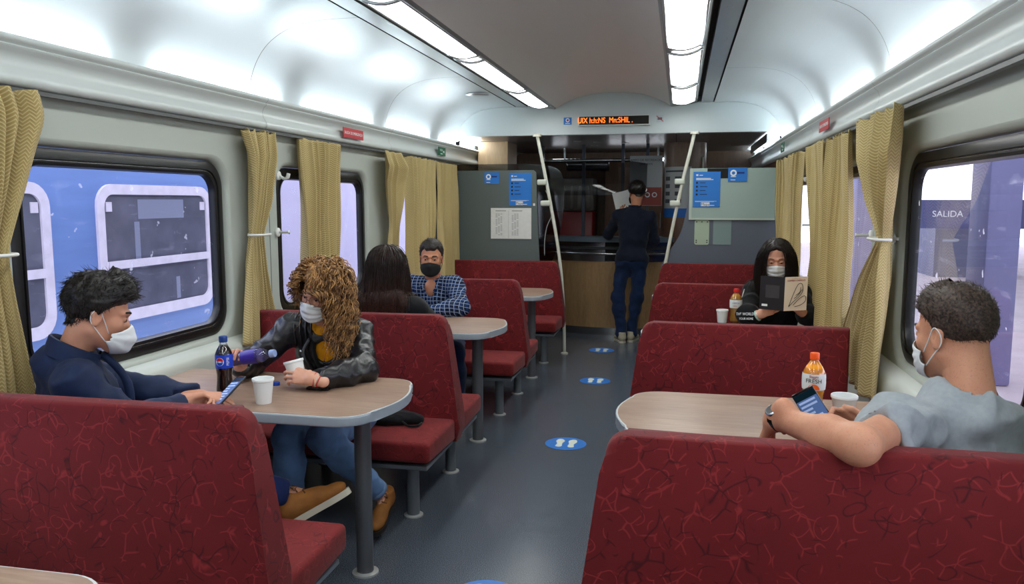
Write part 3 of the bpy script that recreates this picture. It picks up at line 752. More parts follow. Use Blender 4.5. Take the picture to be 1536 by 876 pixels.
# ------------------------------------------------------------------ signs on the cornices
M_sred = mat('sign_red', (178,28,38), .4); M_sgrn = mat('sign_green', (20,104,70), .4)
def csign(s, y, w, h, z, m, txt, label, arrow=False):
    X = s*1.548; t = empty('exit_sign', (X, y, z)); bm = bmesh.new(); box(bm, -.002, .002, -w/2, w/2, -h/2, h/2); bm_obj('plate', bm, m, t)
    ux = (0, -s*-1*1, 0) if s > 0 else (0, 1, 0)
    ux = (0, 1, 0) if s < 0 else (0, -1, 0)
    nx = -s*.0026
    text_mesh('lettering', txt, h*.42 if not arrow else h*.34, basis(ux, (0,0,1), (nx, -.02*0 if not arrow else (-.03 if s < 0 else .03), .0 if not arrow else .012)), M_text_w, t, ext=.0003)
    if arrow:
        d = 1 if s < 0 else -1
        bm = bmesh.new(); vs = [bm.verts.new((nx, d*(.045+p), q)) for p, q in ((-.02,-.006),(.01,-.006),(.01,-.02),(.03,0),(.01,.02),(.01,.006),(-.02,.006))]; bm.faces.new(vs); bm_obj('arrow', bm, M_text_w, t)
        bm = bmesh.new(); box(bm, nx-.0003, nx+.0003, -.055*1, .01, -.026, -.018); bm_obj('caption', bm, M_text_w, t)
    tag(t, label, 'sign')
csign(-1, 5.20, .34, .066, 2.015, M_sred, 'SALIDA DE EMERGENCIA', 'red emergency exit sign on the left cornice')
csign(-1, 7.28, .22, .080, 2.02, M_sgrn, 'SALIDA', 'green exit arrow sign on the left cornice', True)
csign(1, 5.28, .34, .066, 2.02, M_sred, 'SALIDA DE EMERGENCIA', 'red emergency exit sign on the right cornice')
csign(1, 7.35, .22, .080, 2.02, M_sgrn, 'SALIDA', 'green exit arrow sign on the right cornice', True)
t = empty('wall_sticker', (-1.627, 4.06, 1.60)); bm = bmesh.new(); box(bm, -.001, .001, -.07, .07, -.085, .085); bm_obj('sheet', bm, M_blue_paper, t)
bm = bmesh.new(); box(bm, .001, .0015, .0, .04, -.03, -.024); box(bm, .001, .0015, .0, .04, .0, .006); bm_obj('printed_lines', bm, M_text_k, t); tag(t, 'blue sticker on the wall behind the tied left curtain', 'sticker')
# coat hooks and curtain holders
def hook(s, y, z, kind, label):
    t = empty('coat_hook' if kind else 'curtain_holder', (s*1.628, y, z)); d = -s
    bm = bmesh.new(); lathe(bm, [(0,0),(.026,0),(.026,.010),(.014,.016),(0,.016)], 18, Matrix.Rotation(R(90*d), 4, 'Y'), cap=False)
    bm_obj('rose', bm, M_white, t, angle=40)
    if kind: tube_obj('hook', smooth_pts([(d*.012,0,-.002),(d*.04,0,-.018),(d*.062,0,-.012),(d*.070,0,.012)], 5), [.009]*10+[.011]*6, M_white, t, 10)
    else: tube_obj('arm', [(d*.012,0,0),(d*.07,0,0),(d*.078,0,.0)], [.007,.007,.012], M_white, t, 10)
    tag(t, label, 'hook' if kind else 'curtain holder')
hook(-1, 4.27, 1.70, 1, 'white coat hook between the tied curtain and the next on the left wall')
hook(-1, 4.24, 1.37, 0, 'white curtain holder peg below the left coat hook')
hook(-1, 6.10, 1.37, 0, 'white curtain holder peg beside the third left curtain')
hook(1, 6.06, 1.71, 1, 'white coat hook between the far right curtains')
hook(1, 6.03, 1.38, 0, 'white curtain holder peg under the far right coat hook')
hook(1, 4.24, 1.38, 0, 'white curtain holder peg beside the tied right curtain')
# ------------------------------------------------------------------ curtains
def curtain_mat():
    m = mat('chevron_curtain', (200,176,112), .6, sheen=.2, spec=.3); g = NT(m); b = g.n['Principled BSDF']; out = g.n['Material Output']
    tc = g.n.new('ShaderNodeTexCoord'); sp = g.n.new('ShaderNodeSeparateXYZ'); g.link(tc.outputs['UV'], sp.inputs[0])
    u = g.math('PINGPONG', g.math('MULTIPLY', sp.outputs[0], 1.0), .018)
    w = g.math('SINE', g.math('MULTIPLY', g.math('ADD', sp.outputs[1], g.math('MULTIPLY', u, .9)), 2*math.pi/.0135))
    f = g.ramp(w, [(.3, 0.0), (.7, 1.0)])
    big = g.noise(g.coord(), 5, 3, .5)
    c = g.mix(f, lin((190,168,110)), lin((230,214,162))); c = g.mix(g.math('MULTIPLY', big, .35), c, lin((186,162,106)))
    g.link(c, b.inputs['Base Color'])
    bn = g.n.new('ShaderNodeBump'); bn.inputs['Strength'].default_value = .3; bn.inputs['Distance'].default_value = .002; g.link(w, bn.inputs['Height']); g.link(bn.outputs[0], b.inputs['Normal'])
    tl_ = g.n.new('ShaderNodeBsdfTranslucent'); g.link(c, tl_.inputs[0]); mx = g.n.new('ShaderNodeMixShader'); mx.inputs[0].default_value = .28
    g.link(b.outputs[0], mx.inputs[1]); g.link(tl_.outputs[0], mx.inputs[2]); g.link(mx.outputs[0], out.inputs[0])
    return m
M_cur = curtain_mat(); M_hem = mat('curtain_lining', (205,186,134), .7)
def curtain(s, keys, nf, label, width=.9, seed=0, x0=1.57, ny=70, nu=150, tie=None, hemw=0):
    """keys: list of (z, y_a, y_b, fold amplitude, x offset)"""
    keys = sorted(keys, key=lambda k: -k[0]); r_ = random.Random(seed)
    ph = [r_.uniform(0, 6.28) for _ in range(6)]; zt, zb = keys[0][0], keys[-1][0]
    zs = [k[0] for k in keys][::-1]
    def at_(z, j): return float(np.interp(z, zs, [k[j] for k in keys][::-1]))
    vs = []; uv = []
    for iz in range(ny+1):
        v = iz/ny; z = zt+(zb-zt)*v
        # smooth the width interpolation a little
        ya = sum(at_(max(zb, min(zt, z+dz)), 1) for dz in (-.03,0,.03))/3; yb = sum(at_(max(zb, min(zt, z+dz)), 2) for dz in (-.03,0,.03))/3
        amp = at_(z, 3); xo = at_(z, 4)
        for iu in range(nu+1):
            u = iu/nu; a = 2*math.pi*nf*(u+.035*math.sin(2*math.pi*u*1.7+ph[0])+.012*math.sin(5*v+ph[1]))
            f = math.sin(a)+.35*math.sin(2.1*a+ph[2]+v*1.5)+.22*math.sin(.5*a+ph[3]-v*2)
            yy = ya+(yb-ya)*(u+.010*math.sin(2*a)*1.0)
            x = x0+xo-amp*f*.62-.006*math.sin(9*v+6*u+ph[4])
            droop = .016*(math.sin(a*.5+ph[5])**2)*(1-v)**8
            vs.append((s*min(x, 1.617), yy, z-droop)); uv.append((u*width, z))
    fs = [(i*(nu+1)+j, i*(nu+1)+j+1, (i+1)*(nu+1)+j+1, (i+1)*(nu+1)+j) for i in range(ny) for j in range(nu)]
    me = bpy.data.meshes.new('curtain'); me.from_pydata(vs, [], fs); me.update()
    l = me.uv_layers.new(name='UVMap'); vi = np.empty(len(me.loops), dtype=np.int32); me.loops.foreach_get('vertex_index', vi)
    l.data.foreach_set('uv', np.array(uv, dtype=np.float32)[vi].ravel()); me.polygons.foreach_set('use_smooth', [True]*len(me.polygons))
    me.materials.append(M_cur)
    t = empty('curtain', (0,0,0)); o = bpy.data.objects.new('cloth', me); C.objects.link(o); o.parent = t
    md = o.modifiers.new('thickness', 'SOLIDIFY'); md.thickness = .0025
    if tie:
        z, ya, yb, xc = tie; d = -s; c = (ya+yb)/2; w = (yb-ya)/2+.012
        pts = [(s*1.628, c+w*.2, z)]+[(s*(1.628-k), c+yy, z) for k, yy in ((.03, w),(.10, w),(.118, w*.6),(.122, 0),(.118, -w*.6),(.10, -w),(.05, -w*1.02))]
        tube_obj('tieback', smooth_pts(pts, 4), .0065, M_white, t, 8)
        bm = bmesh.new(); lathe(bm, [(0,0),(.024,0),(.024,.012),(0,.012)], 16, Matrix.Translation((s*1.628, c+w*.9, z))@Matrix.Rotation(R(90*d), 4, 'Y'), cap=False); bm_obj('tie_button', bm, M_white, t, angle=40)
    tag(t, label, 'curtain', 'mustard chevron curtains along the windows'); return t
curtain(-1, [(1.935,2.02,2.45,.045,-.02),(1.85,2.04,2.46,.05,-.03),(1.6,2.10,2.36,.045,-.02),(1.375,2.15,2.26,.025,-.01),(1.2,2.12,2.28,.03,-.01),(.8,2.02,2.36,.04,-.02)], 5, 'mustard curtain tied back at the far left edge of the photo', seed=1, tie=(1.37,2.15,2.26,0))
curtain(-1, [(1.935,3.80,4.14,.036,-.01),(1.8,3.83,4.12,.045,-.02),(1.55,3.84,4.04,.04,-.01),(1.37,3.85,3.96,.022,0),(1.2,3.81,3.99,.035,0),(.79,3.72,4.10,.045,-.02)], 5, 'mustard curtain tied back right of the first left window', seed=2, tie=(1.37,3.85,3.96,0))
curtain(-1, [(1.935,4.42,5.00,.036,0),(1.3,4.45,4.92,.050,0),(.79,4.46,4.88,.055,0)], 6.5, 'loose mustard curtain hanging straight in front of the second left window', seed=3)
curtain(-1, [(1.935,5.72,6.14,.040,-.03),(1.82,5.72,6.20,.065,-.05),(1.7,5.74,6.22,.05,-.03),(1.37,5.86,6.06,.035,-.02),(1.1,5.82,6.10,.04,0),(.79,5.76,6.16,.045,0)], 3, 'mustard curtain with a drooping top fold above the woman in black', seed=4)
curtain(-1, [(1.93,6.34,7.14,.040,0),(1.3,6.38,7.04,.046,0),(.79,6.38,7.00,.05,0)], 6, 'flat mustard curtain behind the man in the checked shirt', seed=5)
curtain(-1, [(1.93,7.20,7.90,.034,0),(1.3,7.22,7.88,.04,0),(.79,7.24,7.88,.044,0)], 5, 'last mustard curtain on the left beside the partition', seed=6)
curtain(1, [(1.94,3.42,4.24,.040,-.03),(1.75,3.40,4.16,.055,-.04),(1.55,3.50,4.02,.05,-.02),(1.385,3.66,3.80,.03,0),(1.2,3.60,4.02,.05,-.01),(.9,3.56,4.30,.045,-.03),(.67,3.54,4.42,.04,-.035)], 5.5, 'large mustard curtain tied back beside the near right window', seed=7, tie=(1.385,3.66,3.80,0), width=1.2)
curtain(1, [(1.935,4.56,5.20,.03,0),(1.3,4.50,5.24,.036,0),(.72,4.42,5.24,.045,-.01)], 6, 'straight mustard curtain behind the reading woman, nearer one', seed=8)
curtain(1, [(1.935,5.26,5.94,.034,-.01),(1.3,5.24,5.66,.040,0),(.72,5.24,5.58,.045,0)], 5, 'straight mustard curtain behind the reading woman, farther one', seed=9)
curtain(1, [(1.93,6.25,7.85,.034,0),(1.3,6.35,7.6,.034,0),(.72,6.4,7.5,.04,0)], 11, 'last mustard curtain on the right beside the partition', seed=10)
# ------------------------------------------------------------------ outside, left: blue train on the next track
M_tblue = mat('train_blue_paint', (98,124,180), .45, var=.10, vscale=3, tscale=(1,.4,3)); M_tframe = mat('train_window_frame', (205,196,212), .5, var=.08, vscale=12)
M_tglass = mat('train_dark_glass', (92,92,108), .12, var=.25, vscale=3, spec=.6)
tr = empty('blue_train', (-3.4, 5, -1.1)); tag(tr, 'blue passenger coach standing on the next track outside the left windows', 'train')
bm = bmesh.new()
prof = [(-.05,-.1),(0,.0),(0,2.9),(-.08,3.3),(-.35,3.65),(-1.2,3.95),(-2.1,3.65),(-2.4,3.3),(-2.5,2.9),(-2.5,0),(-2.45,-.1)]
A = [[bm.verts.new((x, y, z)) for x, z in prof] for y in (-11, 2.5)]
n = len(prof)
for i in range(n): bm.faces.new((A[0][i], A[0][(i+1)%n], A[1][(i+1)%n], A[1][i]))
bm.faces.new(A[0]); bm.faces.new(A[1]); bm_obj('coach_body', bm, M_tblue, tr, angle=30)
for k in range(-2, 1):
    yc = 5.595+1.83*k-5; z0, z1 = 1.75, 2.775; w = .70
    f = bmesh.new(); a_ = [(yc+y, z) for y, z in rrect(-w, w, z0, z1, .16)]; b2 = [(yc+y, z) for y, z in rrect(-w+.075, w-.075, z0+.085, z1-.075, .09)]
    v0 = [f.verts.new((.02, y, z)) for y, z in a_]; v1 = [f.verts.new((.02, y, z)) for y, z in b2]; v2 = [f.verts.new((.0, y, z)) for y, z in a_]; v3 = [f.verts.new((.004, y, z)) for y, z in b2]
    m_ = len(v0)
    for i in range(m_):
        j = (i+1) % m_; f.faces.new((v0[i], v0[j], v1[j], v1[i])); f.faces.new((v0[i], v2[i], v2[j], v0[j])); f.faces.new((v1[i], v1[j], v3[j], v3[i]))
    box(f, .004, .024, yc-w+.06, yc+w-.06, z0+.40, z0+.46)
    for y in (-w+.10, w-.15): box(f, .005, .012, yc+y, yc+y+.06, z1-.20, z1-.13)
    fo = bm_obj('window_frame', f, M_tframe, tr)
    gq = bmesh.new(); gq.faces.new([gq.verts.new((.005, y, z)) for y, z in b2]); bm_obj('pane', gq, M_tglass, fo)
    sq = bmesh.new(); box(sq, .0052, .0056, yc-.30, yc-.24, z0+.40, z1-.28); box(sq, .0052, .0056, yc+.18, yc+.23, z0+.10, z0+.28); box(sq, .0052, .0056, yc-.25, yc+.32, z1-.26, z1-.11); bm_obj('interior_glimpse', sq, mat('glimpse', (122,126,150), .4), fo)
struct(box_obj('ground', (-9, -1.9, -8, 20, -1.3, -1.1), mat('ballast', (120,116,112), .9, var=.3, vscale=30)))
# ------------------------------------------------------------------ outside, right: platform
M_plat = mat('platform_concrete', (196,184,188), .8, var=.1, vscale=2)
o = box_obj('platform', (2.0, 16, -8, 34, -1.3, -.12), M_plat); tag(o, 'pale concrete station platform outside the right windows', 'platform')
M_colp = mat('column_blue_grey', (112,112,148), .6, var=.06, vscale=4)
for i, y in enumerate((8.0, 13.4)):
    o = empty('platform_column', (3.5, y, -.12)); bm = bmesh.new(); box(bm, -.14, .14, -.24, .24, 0, 4.2, .03); bm_obj('shaft', bm, M_colp, o, angle=40)
    bm = bmesh.new(); box(bm, -.26, .26, -.36, .36, 3.9, 4.2, .02); bm_obj('capital', bm, M_colp, o, angle=40)
    tag(o, ['blue grey platform column seen past the man in grey','blue grey platform column furthest along the platform'][i], 'column', 'platform columns')
M_can = mat('canopy_grey', (150,144,152), .7)
o = empty('platform_canopy', (8, 16, 4.2)); bm = bmesh.new(); box(bm, -3.4, 4, -18, 18, .0, .12); bm_obj('roof_sheet', bm, M_can, o)
bm = bmesh.new()
for y in range(-16, 18, 4): box(bm, -3.4, 4, y-.08, y+.08, -.25, 0)
bm_obj('beam', bm, mat('beam_dark', (96,92,108), .6), o); tag(o, 'grey platform canopy with crossbeams outside the right windows', 'canopy')
o = empty('platform_sign', (6, 17.0, 1.3)); bm = bmesh.new(); box(bm, -2.4, 2.0, -.06, .06, -.28, .28); bm_obj('board', bm, mat('sign_indigo', (84,88,128), .5), o)
text_mesh('lettering', 'SALIDA', .17, basis((1,0,0),(0,0,1),(-.2,-.066,0)), M_text_w, o)
bm = bmesh.new(); vs = [bm.verts.new((-1.5+p*.6, -.066, q*.6)) for p, q in ((-.02,.15),(-.02,-.02),(-.1,-.02),(0,-.15),(.1,-.02),(.02,-.02),(.02,.15))]; bm.faces.new(vs); bm_obj('arrow', bm, M_text_w, o)
bm = bmesh.new(); tube(bm, [(-2.2,0,.28),(-2.2,0,2.0)], .04, 8); tube(bm, [(1.8,0,.28),(1.8,0,2.0)], .04, 8); bm_obj('hanger', bm, M_leg, o); tag(o, 'dark blue platform sign reading SALIDA outside the right window', 'sign')
o = box_obj('platform_booth', (6.2, 7.4, 19, 20.5, -.12, 1.2), mat('booth_grey', (110,112,134), .6)); tag(o, 'small grey booth standing far along the platform', 'booth')
o = empty('hedge', (11, 14, -.12)); bm = bmesh.new(); rr = random.Random(3)
for k in range(260):
    c = Vector((rr.uniform(-1,1), rr.uniform(-7,7), rr.uniform(.45,1.0))); bmesh.ops.create_icosphere(bm, subdivisions=1, radius=rr.uniform(.18,.4), matrix=Matrix.Translation(c)@Matrix.Rotation(rr.uniform(0,3),4,'Z'))
bm_obj('foliage', bm, mat('hedge_green', (110,128,104), .9, var=.4, vscale=6), o); tag(o, 'low green hedge beyond the platform on the right', 'hedge')
o = box_obj('station_wall', (15, 15.3, -8, 34, -.12, 1.4), mat('pale_wall', (214,206,214), .8)); tag(o, 'long pale low wall across the platform', 'wall')
o = box_obj('station_building', (-7, -5.0, 7.6, 40, -1.1, 5), mat('lilac_render', (150,144,168), .8, var=.05, vscale=2)); tag(o, 'pale lilac building side seen through the second left window', 'building')
# ------------------------------------------------------------------ implicit surface toolkit for the people
V3 = lambda *a: np.array(a, dtype=np.float64)
def unit(v): v = np.array(v, dtype=np.float64); return v/np.linalg.norm(v)
class Field:
    def __init__(s): s.p = []
    def cone(s, a, b, ra, rb, k=.02, op='u'):
        s.p.append(('c', np.array(a, float), np.array(b, float), ra, rb, k, op)); return s
    def ell(s, c, r, Rm=None, k=.02, op='u'):
        s.p.append(('e', np.array(c, float), np.array(r, float), np.eye(3) if Rm is None else Rm, 0, k, op)); return s
    def cyl(s, a, b, r, k=.004, op='s'):
        s.p.append(('y', np.array(a, float), np.array(b, float), r, 0, k, op)); return s
    def bbox(s, q, pad):
        if q[0] == 'c': lo = np.minimum(q[1]-q[3], q[2]-q[4]); hi = np.maximum(q[1]+q[3], q[2]+q[4])
        elif q[0] == 'y': lo = np.minimum(q[1], q[2])-q[3]; hi = np.maximum(q[1], q[2])+q[3]
        else:
            e = np.sqrt(((q[3]*q[2][None, :])**2).sum(1)); lo = q[1]-e; hi = q[1]+e
        return lo-pad, hi+pad
    def mesh(s, res):
        us = [q for q in s.p if q[6] == 'u']; bb = [s.bbox(q, .02) for q in us]
        lo = np.min([b[0] for b in bb], 0)-2*res; hi = np.max([b[1] for b in bb], 0)+2*res
        n = np.ceil((hi-lo)/res).astype(int)+1
        D = np.full(n, 1.0, dtype=np.float32); ax = [lo[i]+res*np.arange(n[i]) for i in range(3)]
        for q in s.p:
            kind, k, op = q[0], q[5], q[6]
            a, b = s.bbox(q, k+3*res+.01)
            i0 = np.maximum(0, np.floor((a-lo)/res).astype(int)); i1 = np.minimum(n, np.ceil((b-lo)/res).astype(int)+1)
            if (i1 <= i0).any(): continue
            X = ax[0][i0[0]:i1[0], None, None]; Y = ax[1][None, i0[1]:i1[1], None]; Z = ax[2][None, None, i0[2]:i1[2]]
            if kind == 'c':
                A, B = q[1], q[2]; ba = B-A; l2 = max(ba@ba, 1e-9)
                t = ((X-A[0])*ba[0]+(Y-A[1])*ba[1]+(Z-A[2])*ba[2])/l2; t = np.clip(t, 0, 1)
                d = np.sqrt((X-A[0]-ba[0]*t)**2+(Y-A[1]-ba[1]*t)**2+(Z-A[2]-ba[2]*t)**2)-(q[3]+(q[4]-q[3])*t)
            elif kind == 'y':
                A, B = q[1], q[2]; ba = B-A; L = np.linalg.norm(ba); w = ba/L
                h = (X-A[0])*w[0]+(Y-A[1])*w[1]+(Z-A[2])*w[2]
                rad = np.sqrt(np.maximum(0, (X-A[0]-w[0]*h)**2+(Y-A[1]-w[1]*h)**2+(Z-A[2]-w[2]*h)**2))-q[3]
                d = np.maximum(rad, np.maximum(-h, h-L))
            else:
                c, r, Rm = q[1], q[2], q[3]; px, py, pz = X-c[0], Y-c[1], Z-c[2]
                u = [(px*Rm[0, j]+py*Rm[1, j]+pz*Rm[2, j]) for j in range(3)]
                k0 = np.sqrt((u[0]/r[0])**2+(u[1]/r[1])**2+(u[2]/r[2])**2)+1e-9
                k1 = np.sqrt((u[0]/r[0]**2)**2+(u[1]/r[1]**2)**2+(u[2]/r[2]**2)**2)+1e-9
                d = k0*(k0-1)/k1
            S = D[i0[0]:i1[0], i0[1]:i1[1], i0[2]:i1[2]]
            if op == 'u':
                h = np.clip(.5+.5*(S-d)/k, 0, 1); D[i0[0]:i1[0], i0[1]:i1[1], i0[2]:i1[2]] = S*(1-h)+d*h-k*h*(1-h)
            else:
                h = np.clip(.5-.5*(S+d)/k, 0, 1); D[i0[0]:i1[0], i0[1]:i1[1], i0[2]:i1[2]] = S*(1-h)-d*h+k*h*(1-h)
        return nets(D, lo, res)
def nets(D, lo, res):
    I = D < 0; n = D.shape
    c = np.zeros((n[0]-1, n[1]-1, n[2]-1), dtype=np.int8)
    for i in (0, 1):
        for j in (0, 1):
            for k in (0, 1): c += I[i:n[0]-1+i, j:n[1]-1+j, k:n[2]-1+k]
    act = (c > 0) & (c < 8); ix = np.argwhere(act); idx = -np.ones(act.shape, dtype=np.int64); idx[act] = np.arange(len(ix))
    acc = np.zeros((len(ix), 3)); cnt = np.zeros(len(ix))
    for ax in range(3):
        o1, o2 = [a for a in range(3) if a != ax]
        for a in (0, 1):
            for b in (0, 1):
                p = ix.copy(); p[:, o1] += a; p[:, o2] += b; q = p.copy(); q[:, ax] += 1
                d0 = D[p[:, 0], p[:, 1], p[:, 2]]; d1 = D[q[:, 0], q[:, 1], q[:, 2]]; m = (d0 < 0) != (d1 < 0)
                t = np.where(m, d0/np.where(m, d0-d1, 1), 0); pt = p.astype(float); pt[:, ax] += t
                acc[m] += pt[m]; cnt[m] += 1
    V = acc/cnt[:, None]*res+lo
    Fs = []
    for ax in range(3):
        o1, o2 = (ax+1) % 3, (ax+2) % 3
        sl0 = [slice(None)]*3; sl1 = [slice(None)]*3; sl0[ax] = slice(0, n[ax]-1); sl1[ax] = slice(1, n[ax])
        A, B = I[tuple(sl0)], I[tuple(sl1)]; e = np.argwhere(A != B)
        ok = (e[:, o1] > 0) & (e[:, o2] > 0) & (e[:, o1] < n[o1]-1) & (e[:, o2] < n[o2]-1); e = e[ok]
        s_ = A[e[:, 0], e[:, 1], e[:, 2]]
        def g_(da, db):
            q = e.copy(); q[:, o1] -= da; q[:, o2] -= db; return idx[q[:, 0], q[:, 1], q[:, 2]]
        f = np.stack([g_(1, 1), g_(0, 1), g_(0, 0), g_(1, 0)], 1)
        f[~s_] = f[~s_][:, ::-1]; Fs.append(f)
    return V, np.concatenate(Fs)
_lat = np.random.RandomState(5).rand(32, 32, 32)*2-1
def vnoise(P, scale, seed=0):
    q = np.asarray(P)*scale+seed*7.31; i = np.floor(q).astype(int); f = q-i; f = f*f*(3-2*f); i &= 31; j = (i+1) & 31
    r = 0
    for a in (0, 1):
        for b in (0, 1):
            for c in (0, 1):
                w = (f[:, 0] if a else 1-f[:, 0])*(f[:, 1] if b else 1-f[:, 1])*(f[:, 2] if c else 1-f[:, 2])
                r = r+w*_lat[(j if a else i)[:, 0], (j if b else i)[:, 1], (j if c else i)[:, 2]]
    return r
def vnormals(V, F):
    fn = np.cross(V[F[:, 2]]-V[F[:, 0]], V[F[:, 3]]-V[F[:, 1]]); N = np.zeros_like(V)
    for k in range(4): np.add.at(N, F[:, k], fn)
    return N/(np.linalg.norm(N, axis=1, keepdims=True)+1e-12)
def np_obj(name, V, F, m, parent=None):
    me = bpy.data.meshes.new(name); V = np.asarray(V, dtype=np.float32); F = np.asarray(F)
    me.vertices.add(len(V)); me.vertices.foreach_set('co', V.ravel()); k = F.shape[1]
    me.loops.add(F.size); me.loops.foreach_set('vertex_index', F.astype(np.int32).ravel())
    me.polygons.add(len(F)); me.polygons.foreach_set('loop_start', np.arange(len(F), dtype=np.int32)*k)
    me.polygons.foreach_set('use_smooth', np.ones(len(F), dtype=bool)); me.update(calc_edges=True); me.validate()
    me.materials.append(m); o = bpy.data.objects.new(name, me); C.objects.link(o)
    if parent: o.parent = parent
    return o
def joined(parts):
    V = []; F = []; n = 0
    for v, f in parts: V.append(v); F.append(f+n); n += len(v)
    return np.concatenate(V), np.concatenate(F)
def cloth(name, fld, res, m, parent, fold=.006, fs=9, fine=.0012, stretch=(1,1,1), seed=0):
    V, F = fld.mesh(res); N = vnormals(V, F); st = np.array(stretch)
    a = vnoise(V*st, fs, seed); b = vnoise(V*st[::-1], fs*2.1, seed+3)
    d = fold*(1-2*np.abs(a+.5*b))*.8+fine*vnoise(V, 60, seed+5)
    return np_obj(name, V+N*d[:, None], F, m, parent)
def strands(name, P, r0, m, parent, taper=.25, sides=3):
    """P: (N, S, 3) poly-lines"""
    N_, S_, _ = P.shape; T = np.gradient(P, axis=1); T /= np.linalg.norm(T, axis=2, keepdims=True)+1e-9
    up = np.array([.31, .22, .92]); A = np.cross(T, up); A /= np.linalg.norm(A, axis=2, keepdims=True)+1e-9; B = np.cross(T, A)
    rr = (np.asarray(r0).reshape(-1, 1)*np.ones((N_, 1)))*np.linspace(1, taper, S_)[None, :]; rr[:, 0] *= .6
    vs = [P+(A*math.cos(t)+B*math.sin(t))*rr[:, :, None] for t in np.linspace(0, 2*math.pi, sides, endpoint=False)]
    V = np.stack(vs, 2).reshape(-1, 3)
    base = (np.arange(N_)[:, None, None]*S_+np.arange(S_-1)[None, :, None])*sides; k = np.arange(sides)[None, None, :]; k2 = (k+1) % sides
    F = np.stack([base+k, base+k2, base+sides+k2, base+sides+k], -1).reshape(-1, 4)
    return np_obj(name, V, F, m, parent)
# ------------------------------------------------------------------ anatomy
class Frame:
    def __init__(s, o, fwd, up, scale=1.0):
        f = unit(fwd); u = np.array(up, float); u = unit(u-f*(u@f)); r = np.cross(f, u); s.o = np.array(o, float); s.R = np.stack([r, f, u], 1); s.s = scale
    def __call__(s, x, y, z): return s.o+s.R@(np.array([x, y, z])*s.s)
    def d(s, x, y, z): return s.R@np.array([x, y, z], float)
    def M(s):
        m = Matrix(s.R.tolist()).to_4x4()@Matrix.Scale(s.s, 4); m.translation = Vector(s.o); return m
def head_prims(F, H, neck, nr=.052, jaw=1.0):
    q = H.s
    F.ell(H(0,-.016,.036), V3(.075,.096,.086)*q, H.R, .02); F.ell(H(0,.028,-.025), V3(.061*jaw,.064,.082)*q, H.R, .025)
    for sx in (-1, 1):
        F.cone(H(sx*.050*jaw,.0,-.052), H(sx*.018,.068,-.098), .019*q, .017*q, .025); F.ell(H(sx*.040,.056,-.018), V3(.022,.022,.020)*q, H.R, .02)
    F.ell(H(0,.072,-.100), V3(.020,.016,.014)*q, H.R, .02)
    F.cone(H(0,.082,.012), H(0,.106,-.034), .008*q, .0125*q, .012); F.ell(H(0,.097,-.040), V3(.019,.011,.009)*q, H.R, .008)
    for sx in (-1, 1): F.cone(H(sx*.012,.086,.026), H(sx*.048,.066,.024), .010*q, .008*q, .012)
    for sx in (-1, 1): F.ell(H(sx*.031,.094,.006), V3(.019,.017,.013)*q, H.R, .012, 's')
    for sx in (-1, 1):
        F.ell(H(sx*.031,.0715,.004), V3(.0165,.0145,.0125)*q, H.R, .004); (None if getattr(H, 'closed', False) else F.ell(H(sx*.031,.0905,.004), V3(.0135,.008,.0035)*q, H.R, .003, 's'))
    F.ell(H(0,.088,-.064), V3(.024,.012,.007)*q, H.R, .006); F.ell(H(0,.087,-.074), V3(.021,.012,.008)*q, H.R, .006)
    for sx in (-1, 1):
        Re = np.stack([H.d(1,0,0), H.d(0,.96,.28), H.d(0,-.28,.96)], 1)
        F.ell(H(sx*.077,-.010,-.004), V3(.008,.019,.031)*q, Re, .007); F.ell(H(sx*.086,-.004,.0), V3(.007,.010,.017)*q, Re, .004, 's')
        F.ell(H(sx*.079,-.006,-.028), V3(.006,.009,.010)*q, Re, .005)
    F.cone(H(0,-.026,-.055), neck, nr*q, nr*1.08*q, .03)
def hand_prims(F, W, side, curls, thumb=None, sc=1.0, spread=.06):
    """W: frame at the wrist, +y along the fingers, +z back of the hand; thumb on side*x"""
    s_ = sc; P = lambda x, y, z: W(side*x*s_, y*s_, z*s_)
    F.cone(W(0,-.05*s_,0), P(0,.012,0), .026*s_, .025*s_, .02)
    kn = [(.029,.083,.0),(.009,.089,.003),(-.011,.086,.002),(-.029,.078,-.002)]; L = [(.044,.025,.020),(.049,.029,.021),(.045,.027,.021),(.035,.020,.019)]; rad = [.0088,.0090,.0085,.0078]
    for (x, y, z) in kn: F.cone(P(x*.55,.018,0), P(x, y, z-.004), .0155*s_, .0118*s_, .012)
    F.cone(P(.012,.02,-.006), P(.020,.055,-.008), .017*s_, .013*s_, .012)
    for i, ((x, y, z), ln) in enumerate(zip(kn, L)):
        a = 0; p = P(x, y, z-.003); sp = spread*(1.5-i)
        for j in range(3):
            a += curls[i][j]; d = W.R@np.array([side*math.sin(sp)*math.cos(a), math.cos(a)*math.cos(sp), -math.sin(a)])
            q = p+d*ln[j]*s_; r = rad[i]*s_*(1-.10*j); F.cone(p, q, r, r*.9, .004); p = q
    th = thumb or [(.026,.016,-.010),(.050,.040,-.022),(.060,.070,-.028),(.058,.094,-.028)]
    for (a, b), r in zip(zip(th, th[1:]), (.0125,.0108,.0098)): F.cone(P(*a), P(*b), r*s_, r*.92*s_, .007)
def frame_hand(w, fingers, back): return Frame(w, fingers, back)
